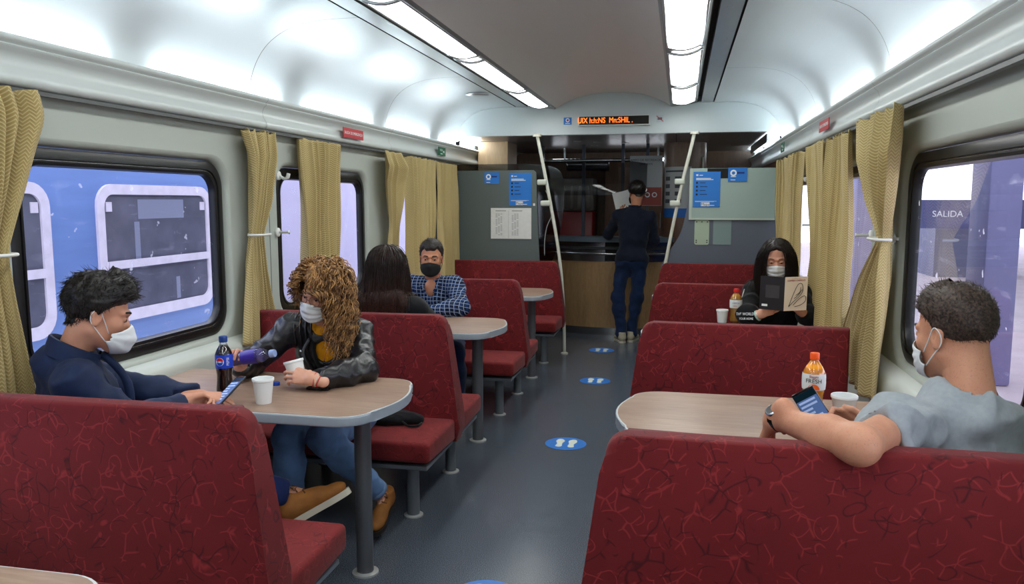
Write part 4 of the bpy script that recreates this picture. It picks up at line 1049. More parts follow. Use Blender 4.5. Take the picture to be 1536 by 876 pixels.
def torso(F, J, off=0.0, b=1.0, k=.06, belly=0.0):
    N_, Pv, SR, SL = J['neck'], J['pelvis'], J['shR'], J['shL']; u = unit(np.array(N_)-Pv); r = unit(np.array(SR)-SL); r = unit(r-u*(r@u)); f = np.cross(u, r); Rm = np.stack([r, f, u], 1)
    lp = lambda t: np.array(Pv)*(1-t)+np.array(N_)*t
    F.ell(lp(.02), V3(.160*b+off,.115*b+off,.13), Rm, k); F.ell(lp(.38)+f*belly*.4, V3(.142*b+off,.105*b+off+belly,.17), Rm, k)
    F.ell(lp(.70), V3(.160*b+off,.112*b+off,.17), Rm, k)
    for S in (SR, SL): F.cone(np.array(N_)-u*.035, np.array(S), .052*b+off, .052*b+off, k*.7)
    return Rm, lp
def arm(F, S, E, Wr, off=0.0, b=1.0, k=.03, stop=1.0, rw=.026):
    S, E, Wr = map(np.array, (S, E, Wr)); F.cone(S, E, .050*b+off, .038*b+off, k); m = E+(Wr-E)*.35; w = E+(Wr-E)*stop
    F.cone(E, m, .040*b+off, .041*b+off, k); F.cone(m, w, .040*b+off, (rw+(.040-rw)*(1-stop))*b+off, k)
def leg(F, H, K, A, off=0.0, b=1.0, k=.04, stop=1.0):
    H, K, A = map(np.array, (H, K, A)); F.cone(H, K, .082*b+off, .054*b+off, k); m = K+(A-K)*.32; w = K+(A-K)*stop
    F.cone(K, m, .055*b+off, .054*b+off, k); F.cone(m, w, .053*b+off, .036*b+off, k)
def skin_mat(name, rgb, hairy=0):
    m = mat(name, rgb, .48, sss=.10, spec=.4); g = NT(m); b = g.n['Principled BSDF']; v = g.coord(); L = lin(rgb)
    c = g.mix(g.ramp(g.noise(v, 14, 4, .6), [(.3, 0.0), (.7, 1.0)]), tuple(x*y for x, y in zip(L, (.92,.82,.80))), tuple(min(1, x*1.06) for x in L))
    if hairy:
        h = g.noise(g.coord(scale=(60,160,60), rot=(0,0,.9)), 3, 3, .7); c = g.mix(g.ramp(h, [(.56, 0.0), (.70, hairy)]), c, lin((80,52,36)))
    g.link(c, b.inputs['Base Color'])
    bn = g.n.new('ShaderNodeBump'); bn.inputs['Strength'].default_value = .12; bn.inputs['Distance'].default_value = .001; g.link(g.noise(v, 350, 3, .6), bn.inputs['Height']); g.link(bn.outputs[0], b.inputs['Normal'])
    return m
def hair_mat(name, a, b_, rough=.42, zr=None, sc=90):
    m = mat(name, a, rough, spec=.45); g = NT(m); p = g.n['Principled BSDF']; f = g.ramp(g.noise(g.coord(), sc, 2, .6), [(.35, 0.0), (.68, 1.0)]); c = g.mix(f, lin(a), lin(b_))
    if zr:
        sp = g.n.new('ShaderNodeSeparateXYZ'); g.link(g.coord(), sp.inputs[0]); mr = g.n.new('ShaderNodeMapRange'); mr.inputs[1].default_value = zr[0]; mr.inputs[2].default_value = zr[1]; mr.inputs[3].default_value = 1; mr.inputs[4].default_value = 0
        g.link(sp.outputs[2], mr.inputs[0]); c = g.mix(g.math('MULTIPLY', mr.outputs[0], f), c, lin(zr[2]))
    g.link(c, p.inputs['Base Color']); return m
HL = [(0,.070),(35,.062),(58,.050),(74,.030),(84,-.010),(97,-.018),(106,-.018),(118,-.038),(140,-.060),(180,-.072)]
def hairline(az, hl=HL): return np.interp(np.abs(az), [a for a, z in hl], [z for a, z in hl])
def scalp(az, z): 
    """point on the skull ellipsoid at azimuth (deg, 0 = front) and height z"""
    zz = np.clip((z-.036)/.088, -.9999, .999); r = np.sqrt(1-zz**2); r = np.where(z < -.01, np.maximum(r, .70), r); a = np.radians(az)
    return np.stack([np.sin(a)*.077*r, -.016+np.cos(a)*.098*r, .036+.088*zz], -1)
def hair_cap(name, H, tf, m, parent, hl=HL, amp=.004, sc=45, seed=0):
    na, nz = 110, 60; V = []
    az = np.linspace(-180, 180, na, endpoint=False)
    for a in az:
        z0 = float(hairline(a, hl))-.012; z = z0+(.1238-z0)*np.sin(np.linspace(0, math.pi/2, nz))
        p = scalp(np.full(nz, a), z); nrm = (p-V3(0,-.016,.036))/V3(.077,.098,.088)**2; nrm /= np.linalg.norm(nrm, axis=1, keepdims=True)
        t = np.array([tf(a, zz) for zz in z]); edge = np.clip((z-z0)/.022, 0, 1); edge = edge*edge*(3-2*edge)
        V.append(p+nrm*((-.006+(t+.006)*edge)[:, None]))
    V = np.stack(V).reshape(-1, 3); nrm = unit_rows(V-V3(0,-.016,.02)); V = V+nrm*(amp*vnoise(V*V3(1,1,.5), sc, seed)+amp*.5*vnoise(V, sc*2.4, seed+1))[:, None]
    F = []; i = np.arange(na)[:, None]; j = np.arange(nz-1)[None, :]; F = np.stack([i*nz+j, ((i+1)%na)*nz+j, ((i+1)%na)*nz+j+1, i*nz+j+1], -1).reshape(-1, 4)
    W_ = H.o+(V*H.s)@H.R.T; return np_obj(name, W_, F, m, parent)
def unit_rows(a): return a/(np.linalg.norm(a, axis=1, keepdims=True)+1e-12)
def short_hair(H, m, parent, tf, flow, n=1500, ln=(.012,.022), seed=0, hl=HL, rad=.0011, amp=.004, lift=.5):
    cap = hair_cap('hair', H, tf, m, parent, hl, amp, seed=seed)
    rs = np.random.RandomState(seed); az = rs.uniform(-180, 180, n*3); z = rs.uniform(-.068, .122, n*3); ok = z > hairline(az, hl)+.002; az, z = az[ok][:n], z[ok][:n]
    p = scalp(az, z); nrm = unit_rows((p-V3(0,-.016,.036))/V3(.077,.098,.088)**2); t = np.array([tf(a, b) for a, b in zip(az, z)]); base = p+nrm*(t*.8)[:, None]
    fl = np.array([flow(a, b) for a, b in zip(az, z)]); fl = fl-nrm*(fl*nrm).sum(1, keepdims=True)*.7; fl = unit_rows(fl+rs.normal(0, .28, fl.shape))
    L = rs.uniform(*ln, len(az))*(.35+.65*np.clip(t/.018, 0, 1)); S = 5; P = []
    for k in range(S):
        u = k/(S-1); P.append(base+(nrm*(lift*(u-.45*u*u))[..., None] if False else base*0+nrm*(lift*(u-.5*u*u)))*L[:, None]+fl*(u*L)[:, None])
    P = np.stack(P, 1); P = H.o+(P*H.s)@H.R.T
    strands('hair_strands', P, rad, m, cap, taper=.2); return cap
def long_hair(H, m, parent, tf, colliders, n=700, L=.42, S=26, part=0.0, rad=.0016, seed=0, curl=0.0, cfreq=7, volume=.0, clear=None, shortx=None, hl=HL, azr=(-180,180), spreadn=.3, spos=(.002,.010), back=0.0, cap_amp=.003):
    cap = hair_cap('hair', H, tf, m, parent, hl, cap_amp, seed=seed)
    rs = np.random.RandomState(seed); az = rs.uniform(azr[0], azr[1], n*3); z = rs.uniform(-.04, .124, n*3); ok = z > hairline(az, hl)+.001; az, z = az[ok][:n], z[ok][:n]; n = len(az)
    p0 = scalp(az, z); nrm = unit_rows((p0-V3(0,-.016,.036))/V3(.077,.098,.088)**2); t = np.array([tf(a, b) for a, b in zip(az, z)]); p = p0+nrm*(t*.9)[:, None]
    side = np.where(p[:, 0] >= part, 1.0, -1.0); rear = np.clip((-p0[:, 1]-.01)/.06, 0, 1); d = np.stack([side*(.9-.8*rear), np.full(n, -back)-.15-.2*rear, -.1-.7*rear], 1); d = unit_rows(d+rs.normal(0, .08, d.shape))
    p = H.o+(p*H.s)@H.R.T; d = d@H.R.T; gvec = V3(0, 0, -1); step = L*rs.uniform(.72, 1.0, n)/S*(np.where(p0[:, 0] > shortx, .45, 1.0) if shortx is not None else 1.0); out = [p.copy()]; hc = H(0,-.016,.030)
    er = V3(.077,.098,.088)*H.s; extra = rs.uniform(*spos, n)+volume*rs.uniform(.2, 1, n); tmean = t
    for s_ in range(1, S):
        u = s_/S; d = unit_rows(d*.78+gvec*.30+rs.normal(0, .035*spreadn*3, d.shape)); p = p+d*step[:, None]
        q = (p-hc)@H.R; e = er+(tmean[:, None]*.9+extra[:, None]*(.3+.7*min(1, u*3))); k = np.sqrt(((q/e)**2).sum(1)); ins = k < 1; q[ins] = q[ins]/k[ins][:, None]; p = hc+q@H.R.T
        if clear is not None:
            q = (p-H.o)@H.R; bad = (q[:, 1] > .015) & (q[:, 2] < .070*H.s) & (np.abs(q[:, 0]) < clear+.02); sg = np.where(q[:, 0] >= part, 1, -1); tx = sg*(clear+extra*.5); q[bad, 0] += (tx-q[:, 0])[bad]*.6; q[bad, 1] -= .004; p = H.o+q@H.R.T
        for (a, b, r) in colliders:
            a, b = np.array(a, float), np.array(b, float); ba = b-a; tt = np.clip(((p-a)@ba)/max(ba@ba, 1e-9), 0, 1); c_ = a+tt[:, None]*ba; v = p-c_; dist = np.linalg.norm(v, axis=1); R_ = r+extra*.7; ins = dist < R_
            p[ins] = c_[ins]+v[ins]/(dist[ins][:, None]+1e-9)*R_[ins][:, None]
        out.append(p.copy())
    P = np.stack(out, 1)
    if curl:
        ph = rs.uniform(0, 6.28, n); grp = rs.randint(0, 14, n); ph = ph*.35+grp*1.7; u = np.linspace(0, 1, S)[None, :]; fr = cfreq*rs.uniform(.8, 1.2, n)[:, None]
        A = np.minimum(1, u*3.0)*curl*rs.uniform(.6, 1.2, n)[:, None]; ang = 2*math.pi*fr*u+ph[:, None]
        T = np.gradient(P, axis=1); T /= np.linalg.norm(T, axis=2, keepdims=True)+1e-9; X = np.cross(T, V3(.2,.9,.1)); X /= np.linalg.norm(X, axis=2, keepdims=True)+1e-9; Y = np.cross(T, X)
        P = P+X*(A*np.cos(ang))[..., None]+Y*(A*np.sin(ang))[..., None]
    strands('hair_strands', P, rad*rs.uniform(.7, 1.3, n), m, cap, taper=.3, sides=4 if curl else 3); return cap
def eyes(H, parent, iris=(60,40,28), brow=(36,24,18), m_brow=None, thick=.0028, look=(0,0)):
    for sx in (-1, 1):
        cz = -.007 if getattr(H, 'closed', False) else 0
        bm = bmesh.new(); bmesh.ops.create_uvsphere(bm, u_segments=16, v_segments=10, radius=(.0115 if not cz else .009)*H.s); e = bm_obj('eye', bm, mat('eye_white', (215,208,200), .15), parent, smooth=True, loc=Vector(H(sx*.031,.0745,.004)))
        bm = bmesh.new(); bmesh.ops.create_uvsphere(bm, u_segments=12, v_segments=8, radius=.0062*H.s, matrix=Matrix.Translation(Vector(H.R@(V3(sx*.001+look[0],.0075,look[1])*H.s)))); bm_obj('iris', bm, mat('iris_%d_%d' % iris[:2], iris, .15), e, smooth=True)
        tube_obj('eyebrow', smooth_pts([Vector(H(sx*.014,.0945,.0285)), Vector(H(sx*.028,.0905,.0325)), Vector(H(sx*.044,.0775,.0300)), Vector(H(sx*.051,.067,.0240))], 4), [thick*.7]+[thick*1.1]*8+[thick*.6]*4, mat('brow_%d' % brow[0], brow, .6), parent, 6)
        tube_obj('eyelash', smooth_pts([Vector(H(sx*.018,.0835+cz*.1,.006+cz)), Vector(H(sx*.031,.0875,.0105+cz*1.6)), Vector(H(sx*.044,.0795,.005+cz))], 4), .0012, mat('lash', (22,16,14), .6), parent, 5)
def mask(H, parent, kind, m, loops=True):
    na, nv = 41, 25; V = []; th = np.radians(np.linspace(-78, 78, na))
    for t in th:
        c = abs(t)/th[-1]
        zt = -.010-.030*c**1.3 if kind != 'beak' else -.008-.040*c**1.2; zb = -.122+.046*c**1.6
        for j in range(nv):
            v = j/(nv-1); z = zt+(zb-zt)*v; rx = .0705; ry = .077; y = .028+ry*math.cos(t)**.8 if abs(t) < 1.57 else .028
            nose = math.exp(-(t/.32)**2)
            if kind == 'beak': y += .022*math.cos(t)*math.sin(math.pi*min(1, v*1.0))**.7+nose*.012*math.sin(math.pi*v**.8)
            else: y += nose*.012*math.exp(-((v-.25)/.22)**2)+.006*math.sin(math.pi*v)
            x = rx*math.sin(t)*(1+.03*math.sin(math.pi*v)); tuck = max(0, (v-.82)/.18); y -= .030*tuck**2*math.cos(t)
            if kind == 'pleated': y += .0022*math.sin(v*math.pi*7)*(1-c**4)
            if kind == 'beak': y += .0018*math.cos(v*math.pi*5)
            V.append((x, y, z))
    V = np.array(V); V[:, 1] += .0012*vnoise(V, 45, 2); V = H.o+(V*H.s)@H.R.T; i = np.arange(na-1)[:, None]; j = np.arange(nv-1)[None, :]
    F = np.stack([i*nv+j, i*nv+j+1, (i+1)*nv+j+1, (i+1)*nv+j], -1).reshape(-1, 4); o = np_obj('face_mask', V, F, m, parent); md = o.modifiers.new('t', 'SOLIDIFY'); md.thickness = .0018
    for sx in (-1, 1):
        top = (sx*.068,.044,-.042 if kind != 'beak' else -.050); bot = (sx*.068,.042,-.078)
        tube_obj('ear_loop', smooth_pts([Vector(H(*p)) for p in (top, (sx*.076,.018,-.012), (sx*.083,-.008,.020), (sx*.083,-.024,.006), (sx*.080,-.022,-.022), (sx*.077,.006,-.048), bot)], 4), .0016, m, o, 6)
    return o
def shoe(Fm, parent, m, ms, lace=None, s_=1.0):
    F = Field(); P = lambda x, y, z: Fm(x*s_, y*s_, z*s_)
    F.cone(P(0,-.045,.045), P(0,.07,.038), .037*s_, .036*s_, .03); F.ell(P(0,.13,.030), V3(.043,.065,.030)*s_, Fm.R, .03); F.cone(P(0,-.03,.06), P(0,-.035,.095), .041*s_, .043*s_, .03); F.cone(P(0,.0,.075), P(0,.09,.045), .030*s_, .030*s_, .02)
    F.cyl(P(0,-.035,.112), P(0,-.035,.20), .07, .006); F.cyl(P(0,.04,.004), P(0,.04,-.08), .25, .004)
    V, Q = F.mesh(.005); o = np_obj('shoe', V, Q, m, parent)
    bm = bmesh.new(); pts = smooth_pts([Vector(p) for p in ((.0,-.088,0),(.036,-.06,0),(.038,.0,0),(.041,.08,0),(.046,.13,0),(.030,.185,0),(.0,.20,0),(-.030,.185,0),(-.046,.13,0),(-.038,.08,0),(-.036,.0,0),(-.036,-.06,0),(.0,-.088,0))], 3)[:-1]
    lo_ = [bm.verts.new(Vector(P(p.x, p.y, -.010))) for p in pts]; hi = [bm.verts.new(Vector(P(p.x, p.y, .014))) for p in pts]; n = len(pts); bm.faces.new(lo_); bm.faces.new(hi)
    for i in range(n): bm.faces.new((lo_[i], lo_[(i+1)%n], hi[(i+1)%n], hi[i]))
    bm_obj('sole', bm, ms, o)
    if lace:
        bm = bmesh.new()
        for k in range(4): y = .02+.024*k; z = .112-.018*k*1.0; tube(bm, [Vector(P(-.026,y-.004,z-.014)), Vector(P(-.008,y+.006,z)), Vector(P(.010,y,z)), Vector(P(.026,y+.006,z-.014))], .0028, 6)
        tube(bm, [Vector(P(0,.02,.112)), Vector(P(.018,.01,.125)), Vector(P(.030,.02,.108))], .0026, 6); tube(bm, [Vector(P(0,.02,.112)), Vector(P(-.018,.012,.125)), Vector(P(-.028,.03,.105))], .0026, 6)
        bm_obj('laces', bm, lace, o, smooth=True)
    return o
def body(J, label, skin, head_s=1.0, b=1.0, arms=True, hands=(), nr=.052, jaw=1.0):
    """one mesh: coarse trunk and limbs, fine head, forearms and hands"""
    parts = []; F = Field(); torso(F, J, -.012, b)
    for s_ in 'RL':
        arm(F, J['sh'+s_], J['el'+s_], J['wr'+s_], -.008 if not J.get('bare'+s_) else -.004, b); leg(F, J['hip'+s_], J['kn'+s_], J['an'+s_], -.012, b)
        F.cone(J['an'+s_], J['toe'+s_], .024, .010, .02)
    F.cone(J['neck'], J['head'].o, .045, .045, .03); parts.append(F.mesh(.014))
    F = Field(); head_prims(F, J['head'], J['neckskin'] if 'neckskin' in J else J['neck'], nr, jaw)
    if 'neckskin' in J: pass
    parts.append(F.mesh(.003))
    for s_, W_, side, curls, th, sc in hands:
        F = Field(); hand_prims(F, W_, side, curls, th, sc)
        E_, Wr = np.array(J['el'+s_]), np.array(J['wr'+s_])
        if J.get('bare'+s_): F.cone(J['sh'+s_], E_, .050*b, .041*b, .03); m_ = E_+(Wr-E_)*.33; F.ell(E_, V3(.040,.040,.040), None, .02); F.cone(E_, m_, .041*b, .044*b, .03); F.cone(m_, Wr, .043*b, .027*b, .03)
        else: F.cone(E_+(Wr-E_)*.5, Wr, .034*b, .027*b, .02)
        parts.append(F.mesh(.003 if not J.get('bare'+s_) else .0036))
    V, Q = joined(parts); o = np_obj('person', V, Q, skin); tag(o, label, 'person'); return o
RELAX = [(.35,.5,.35),(.4,.55,.4),(.45,.6,.4),(.5,.6,.4)]
GRIP = [(.75,1.0,.6),(.8,1.05,.65),(.85,1.1,.65),(.9,1.1,.6)]
HOLD = [(.55,.75,.45),(.6,.8,.5),(.62,.85,.5),(.65,.85,.5)]
M_maskw = mat('mask_white', (222,226,228), .75, bump=.15, bscale=500); M_maskb = mat('mask_black', (20,20,23), .8)
# ------------------------------------------------------------------ materials for clothes
def fabric(name, rgb, rough=.85, var=.12, vs=18, bump=.2, bs=600, sheen=.1, spec=.2): return mat(name, rgb, rough, var=var, vscale=vs, bump=bump, bscale=bs, sheen=sheen, spec=spec)
M_navyj = fabric('navy_jacket_cloth', (22,36,66), .6, sheen=.05); M_navyt = fabric('navy_trouser_cloth', (26,40,84)); M_black = fabric('black_knit', (17,18,21)); M_navys = fabric('dark_navy_jersey', (19,25,42), .8)
M_jean = fabric('blue_denim', (96,128,170), .8, var=.25, vs=7); M_jeand = fabric('dark_denim', (20,38,70), .8, var=.3, vs=8); M_leather = mat('black_leather', (22,23,27), .32, var=.2, vscale=20, bump=.25, bscale=160, spec=.6)
M_yellow = fabric('yellow_knit', (222,150,22), .85); M_grey = fabric('grey_marl_jersey', (156,163,168), .9, var=.08, vs=60); M_redc = fabric('red_cloth', (150,34,38))
M_tan = mat('tan_suede', (150,96,40), .75, var=.2, vscale=20, bump=.2, bscale=300); M_sole = mat('cream_sole', (196,190,172), .6); M_soled = mat('dark_sole', (44,34,30), .7); M_lace = mat('brown_lace', (104,62,28), .7)
M_shoeb = mat('beige_trainer', (176,168,146), .6); M_blackplast = mat('black_gloss', (14,15,18), .2); M_skin1 = skin_mat('skin_light', (206,152,124)); M_skin2 = skin_mat('skin_fair', (214,162,138)); M_skin3 = skin_mat('skin_tan', (190,134,104)); M_skin7 = skin_mat('skin_arm', (205,150,120), hairy=.35)
def plaid():
    m = mat('checked_shirt', (22,34,70), .8, spec=.2); g = NT(m); p = g.n['Principled BSDF']; sp = g.n.new('ShaderNodeSeparateXYZ'); v = g.coord(); w = g.n.new('ShaderNodeTexNoise'); g.link(v, w.inputs[0]); w.inputs['Scale'].default_value = 5
    mx = g.n.new('ShaderNodeMix'); mx.data_type = 'VECTOR'; mx.inputs[0].default_value = .05; g.link(v, mx.inputs[4]); g.link(w.outputs[1], mx.inputs[5]); g.link(mx.outputs[1], sp.inputs[0])
    def ln(o, per, wd, ph=0): return g.math('LESS_THAN', g.math('ABSOLUTE', g.math('SUBTRACT', g.math('FRACT', g.math('ADD', g.math('DIVIDE', o, per), ph)), .5)), wd)
    hz = g.math('ADD', sp.outputs[2], g.math('MULTIPLY', sp.outputs[1], .35))
    wl = g.math('MAXIMUM', ln(sp.outputs[0], .026, .07), ln(hz, .025, .07)); bl = g.math('MAXIMUM', ln(sp.outputs[0], .032, .14, .5), ln(hz, .030, .14, .5))
    c = g.mix(g.math('MULTIPLY', bl, .8), lin((13,19,40)), lin((30,56,104))); c = g.mix(g.math('MULTIPLY', wl, .85), c, lin((150,166,192))); g.link(c, p.inputs['Base Color']); return m
M_plaid = plaid()
M_hairblk = hair_mat('black_hair', (14,11,10), (34,27,24)); M_hairdk = hair_mat('dark_brown_hair', (24,16,12), (52,36,27)); M_haircurl = hair_mat('honey_curly_hair', (78,48,26), (190,142,86), .36, sc=40)
M_hairaub = hair_mat('dark_auburn_hair', (22,14,12), (52,32,24), .38, zr=(.96,1.16,(92,54,38)), sc=140); M_hairlong = hair_mat('dark_long_hair', (16,11,10), (40,28,23), .35, sc=140); M_hairgrey = hair_mat('dark_greying_hair', (20,17,16), (66,60,56), .5, sc=160); M_hair7 = hair_mat('cropped_brown_hair', (30,22,18), (84,66,54), .5, sc=150)
def V_(o): return [V3(*o[0]), V3(*o[1])]
def collar_ring(name, J, rad, h, m, parent, tilt=0, off=(0,0,0), open_front=0, fwd=(0,1,0), lean=.0, th=.006):
    n = V3(*off)+np.array(J); f = unit(V3(*fwd)); f[2] = 0; f = unit(f); r = V3(f[1], -f[0], 0); bm = bmesh.new(); A = []
    a0 = open_front; N_ = 28
    for i in range(N_+1):
        a = a0+(2*math.pi-2*a0)*i/N_; d = f*math.cos(a)+r*math.sin(a); dr = math.cos(a)*tilt
        pts = [(rad*1.10, 0), (rad*.98, h*.6), (rad*.98+.004, h), (rad*.98+.012, h*.95), (rad*1.16, h*.25), (rad*1.20, -.004)]
        A.append([bm.verts.new(Vector(n+d*q+V3(0,0,z+dr)+f*lean*z)) for q, z in pts])
    for p, q in zip(A, A[1:]):
        for k in range(5): bm.faces.new((p[k], q[k], q[k+1], p[k+1]))
    return bm_obj(name, bm, m, parent, smooth=True)

# ================================================================== 1. young man in navy, front left
H1 = Frame((-1.235,2.29,1.172), (.70,.66,-.36), (.12,.12,1)); H1.closed = True
J = dict(head=H1, neck=(-1.335,2.27,1.01), pelvis=(-1.345,2.37,.50), shR=(-1.225,2.165,.955), shL=(-1.46,2.39,.955), elR=(-1.10,2.28,.79), wrR=(-1.10,2.53,.805), elL=(-1.27,2.53,.835), wrL=(-1.12,2.645,.805),
         hipR=(-1.28,2.29,.50), hipL=(-1.40,2.46,.50), knR=(-1.04,2.52,.515), anR=(-.745,2.715,.415), toeR=(-.625,2.745,.400), knL=(-1.10,2.80,.52), anL=(-1.12,2.88,.10), toeL=(-1.0,2.95,.04))
HW = Frame((-1.10,2.63,.806), (.85,.42,-.05), (.1,-.25,1)); HWr = Frame((-1.10,2.53,.815), (.50,.85,-.05), (-.75,.35,.6))
p1 = body(J, 'person in a navy jacket and white mask looking down at a phone', M_skin1, hands=[('L', HW, 1, HOLD, None, .95), ('R', HWr, -1, GRIP, None, .9)])
F = Field(); Rm, lp = torso(F, J, .012, 1.0); F.ell(J['neck'], V3(.085,.075,.035), Rm, .04)
for s_ in 'RL': arm(F, J['sh'+s_], J['el'+s_], J['wr'+s_], .016, 1.0, .035, .96)
F.cone(V3(-1.375,2.235,1.0), V3(-1.30,2.245,.975), .062, .055, .05)
F.cyl(H1(0,-.02,-.075), H1(0,-.01,.2), .060, .01); F.cyl(HW.o-HW.R[:, 1]*.008, HW.o+HW.R[:, 1]*.2, .07); F.cyl(HWr.o-HWr.R[:, 1]*.008, HWr.o+HWr.R[:, 1]*.2, .07)
jk = cloth('jacket', F, .0065, M_navyj, p1, .011, 8, .001, (1,1,1.4), 1)
c1 = collar_ring('collar', V3(-1.322,2.262,1.018), .072, .050, M_navyj, jk, tilt=-.040, open_front=.5, fwd=(.75,.6,0), lean=.35)
# dark open front edge
tube_obj('lapel_edge', smooth_pts([(-1.235,2.30,1.03),(-1.195,2.315,.985),(-1.17,2.33,.93),(-1.165,2.335,.86),(-1.18,2.34,.78)], 5), [.014]*10+[.016]*11, M_navyj, jk, 8)
F = Field(); F.cone(V3(-1.30,2.28,1.0), V3(-1.285,2.30,.96), .050, .042, .03); cloth('red_shirt', F, .008, M_redc, p1, .003)
F = Field(); leg(F, J['hipR'], J['knR'], J['anR'], .014, 1.0, .04, .90); leg(F, J['hipL'], J['knL'], J['anL'], .014, 1.0, .04, .94); F.ell(J['pelvis'], V3(.17,.14,.12), Rm, .05); a_ = V_((J['knR'], J['anR'])); d_ = unit(a_[1]-a_[0]); F.cyl(a_[1]-d_*.045, a_[1]+d_*.2, .07)
cloth('trousers', F, .008, M_navyt, p1, .008, 12, seed=2)
shoe(Frame((-.712,2.700,.335), (.74,.36,.42), (-.50,.0,.86)), p1, M_tan, M_sole, M_lace, 1.0)
F = Field()
def tf1(a, z):
    top = np.clip((z-.045)/.06, 0, 1); fr = max(0, math.cos(math.radians(a))); return .0015+.008*np.clip((z+.04)/.08, 0, 1)+top*(.012+.024*fr**1.5)
def fl1(a, z): r = math.radians(a); return (.3*math.sin(r)+.1, .9*max(0, math.cos(r)) if z > .05 else .0, .35 if z > .05 and abs(a) < 90 else -.7)
short_hair(H1, M_hairblk, p1, tf1, fl1, 2600, (.014,.034), 1, rad=.0013, amp=.0055, lift=.55)
eyes(H1, p1, brow=(22,16,14), thick=.0032); mask(H1, p1, 'beak', M_maskw)

# ================================================================== 2. curly haired woman in a leather jacket
H2 = Frame((-.880,3.25,1.140), (-.22,-.94,-.26), (.20,-.05,1), .94)
J = dict(head=H2, neck=(-.925,3.37,.975), pelvis=(-.93,3.58,.50), shR=(-1.085,3.36,.955), shL=(-.775,3.42,.935), elR=(-1.245,3.235,.800), wrR=(-1.175,3.050,.835), elL=(-.665,3.20,.805), wrL=(-.790,2.965,.815),
         hipR=(-1.02,3.54,.50), hipL=(-.85,3.54,.50), knR=(-.98,3.09,.52), knL=(-.80,3.07,.53), anR=(-.98,3.12,.10), anL=(-.645,3.335,.190), toeR=(-.98,3.0,.04), toeL=(-.638,3.27,.085))
HWr = Frame((-1.175,3.050,.835), (.18,-.38,.90), (-.10,.90,.42)); HWl = Frame((-.790,2.965,.815), (-.88,-.05,.18), (.12,-.80,.58))
p2 = body(J, 'person with honey curly hair and black leather jacket pouring a drink', M_skin2, b=.88, hands=[('R', HWr, -1, GRIP, [(.026,.016,-.010),(.040,.040,-.034),(.036,.062,-.050),(.022,.078,-.058)], .88), ('L', HWl, 1, [(.30,.55,.35),(.35,.60,.35),(.40,.60,.40),(.45,.65,.4)], [(.026,.016,-.012),(.038,.040,-.034),(.040,.066,-.046),(.034,.086,-.050)], .92)], nr=.043)
F = Field(); Rm, lp = torso(F, J, .004, .86); F.ell(lp(.62)+Rm[:, 1]*.06, V3(.115,.055,.085), Rm, .05); F.ell(J['neck'], V3(.075,.065,.03), Rm, .04); F.cyl(H2(0,-.02,-.085), H2(0,.0,.2), .062, .02)
cloth('yellow_top', F, .007, M_yellow, p2, .006, 10, seed=4)
F = Field(); torso(F, J, .018, .88); F.ell(lp(.62)+Rm[:, 1]*.05, V3(.125,.055,.085), Rm, .05)
for s_ in 'RL': arm(F, J['sh'+s_], J['el'+s_], J['wr'+s_], .018, .9, .035, .88)
ch = lp(.80); fw = Rm[:, 1]; up_ = Rm[:, 2]; rt = Rm[:, 0]
F.cyl(ch+fw*.02+up_*.02-rt*.008, ch+fw*.24+up_*.02-rt*.008, .052, .015); F.cyl(lp(.62)+fw*.03-rt*.008, lp(.62)+fw*.24-rt*.008, .046, .015); F.cyl(lp(.45)+fw*.03-rt*.008, lp(.45)+fw*.24-rt*.008, .040, .015); F.cyl(np.array(J['neck'])-up_*.02, np.array(J['neck'])+up_*.2, .066, .012)
F.cyl(HWr.o-HWr.R[:, 1]*.012, HWr.o+HWr.R[:, 1]*.2, .08); F.cyl(HWl.o-HWl.R[:, 1]*.030, HWl.o+HWl.R[:, 1]*.2, .08)
jk = cloth('leather_jacket', F, .006, M_leather, p2, .011, 10, .0008, seed=5)
for s_, sg in (('R', 1), ('L', -1)):
    sh = np.array(J['sh'+s_]); bm = bmesh.new()
    for k in range(5):
        c = sh+np.array(J['neck'])*0+(np.array(J['neck'])-sh)*(.05+.17*k); tube(bm, smooth_pts([Vector(c+fw*.082-up_*.045), Vector(c+fw*.066+up_*.030), Vector(c+up_*.068), Vector(c-fw*.04+up_*.060)], 4), .0055, 6)
    bm_obj('quilted_shoulder', bm, M_leather, jk, smooth=True)
    f_ = np.array(J['el'+s_])+(np.array(J['wr'+s_])-np.array(J['el'+s_]))*.86; d_ = unit(np.array(J['wr'+s_])-J['el'+s_])
    bm = bmesh.new(); tube(bm, [Vector(f_-d_*.022), Vector(f_+d_*.022)], [.043,.038], 20); bm_obj('ribbed_cuff', bm, M_black, jk, smooth=True)
def on_chest(t, x, out): return lp(t)+rt*x+fw*out
bm = bmesh.new(); lap = [on_chest(.97,.050,.080), on_chest(.86,.085,.128), on_chest(.72,.052,.150), on_chest(.55,.030,.142)]; tube(bm, smooth_pts([Vector(q) for q in lap], 4), [.010]*4+[.016]*4+[.012]*5, 8); bm_obj('lapel', bm, M_leather, jk, smooth=True)
bm = bmesh.new(); lap = [on_chest(.97,-.055,.080), on_chest(.86,-.085,.126), on_chest(.72,-.075,.140), on_chest(.55,-.055,.138)]; tube(bm, smooth_pts([Vector(q) for q in lap], 4), [.010]*4+[.016]*4+[.012]*5, 8); bm_obj('lapel', bm, M_leather, jk, smooth=True)
tube_obj('zip', smooth_pts([Vector(on_chest(.80,.092,.138)), Vector(on_chest(.66,.068,.155)), Vector(on_chest(.55,.050,.155))], 6), .0032, M_steel, jk, 6)
for t_, x_ in ((.90,.088),(.83,.094)):
    bm = bmesh.new(); bmesh.ops.create_uvsphere(bm, u_segments=10, v_segments=6, radius=.008, matrix=Matrix.Translation(Vector(on_chest(t_, x_, .132)))); bm_obj('stud', bm, M_steel, jk, smooth=True)
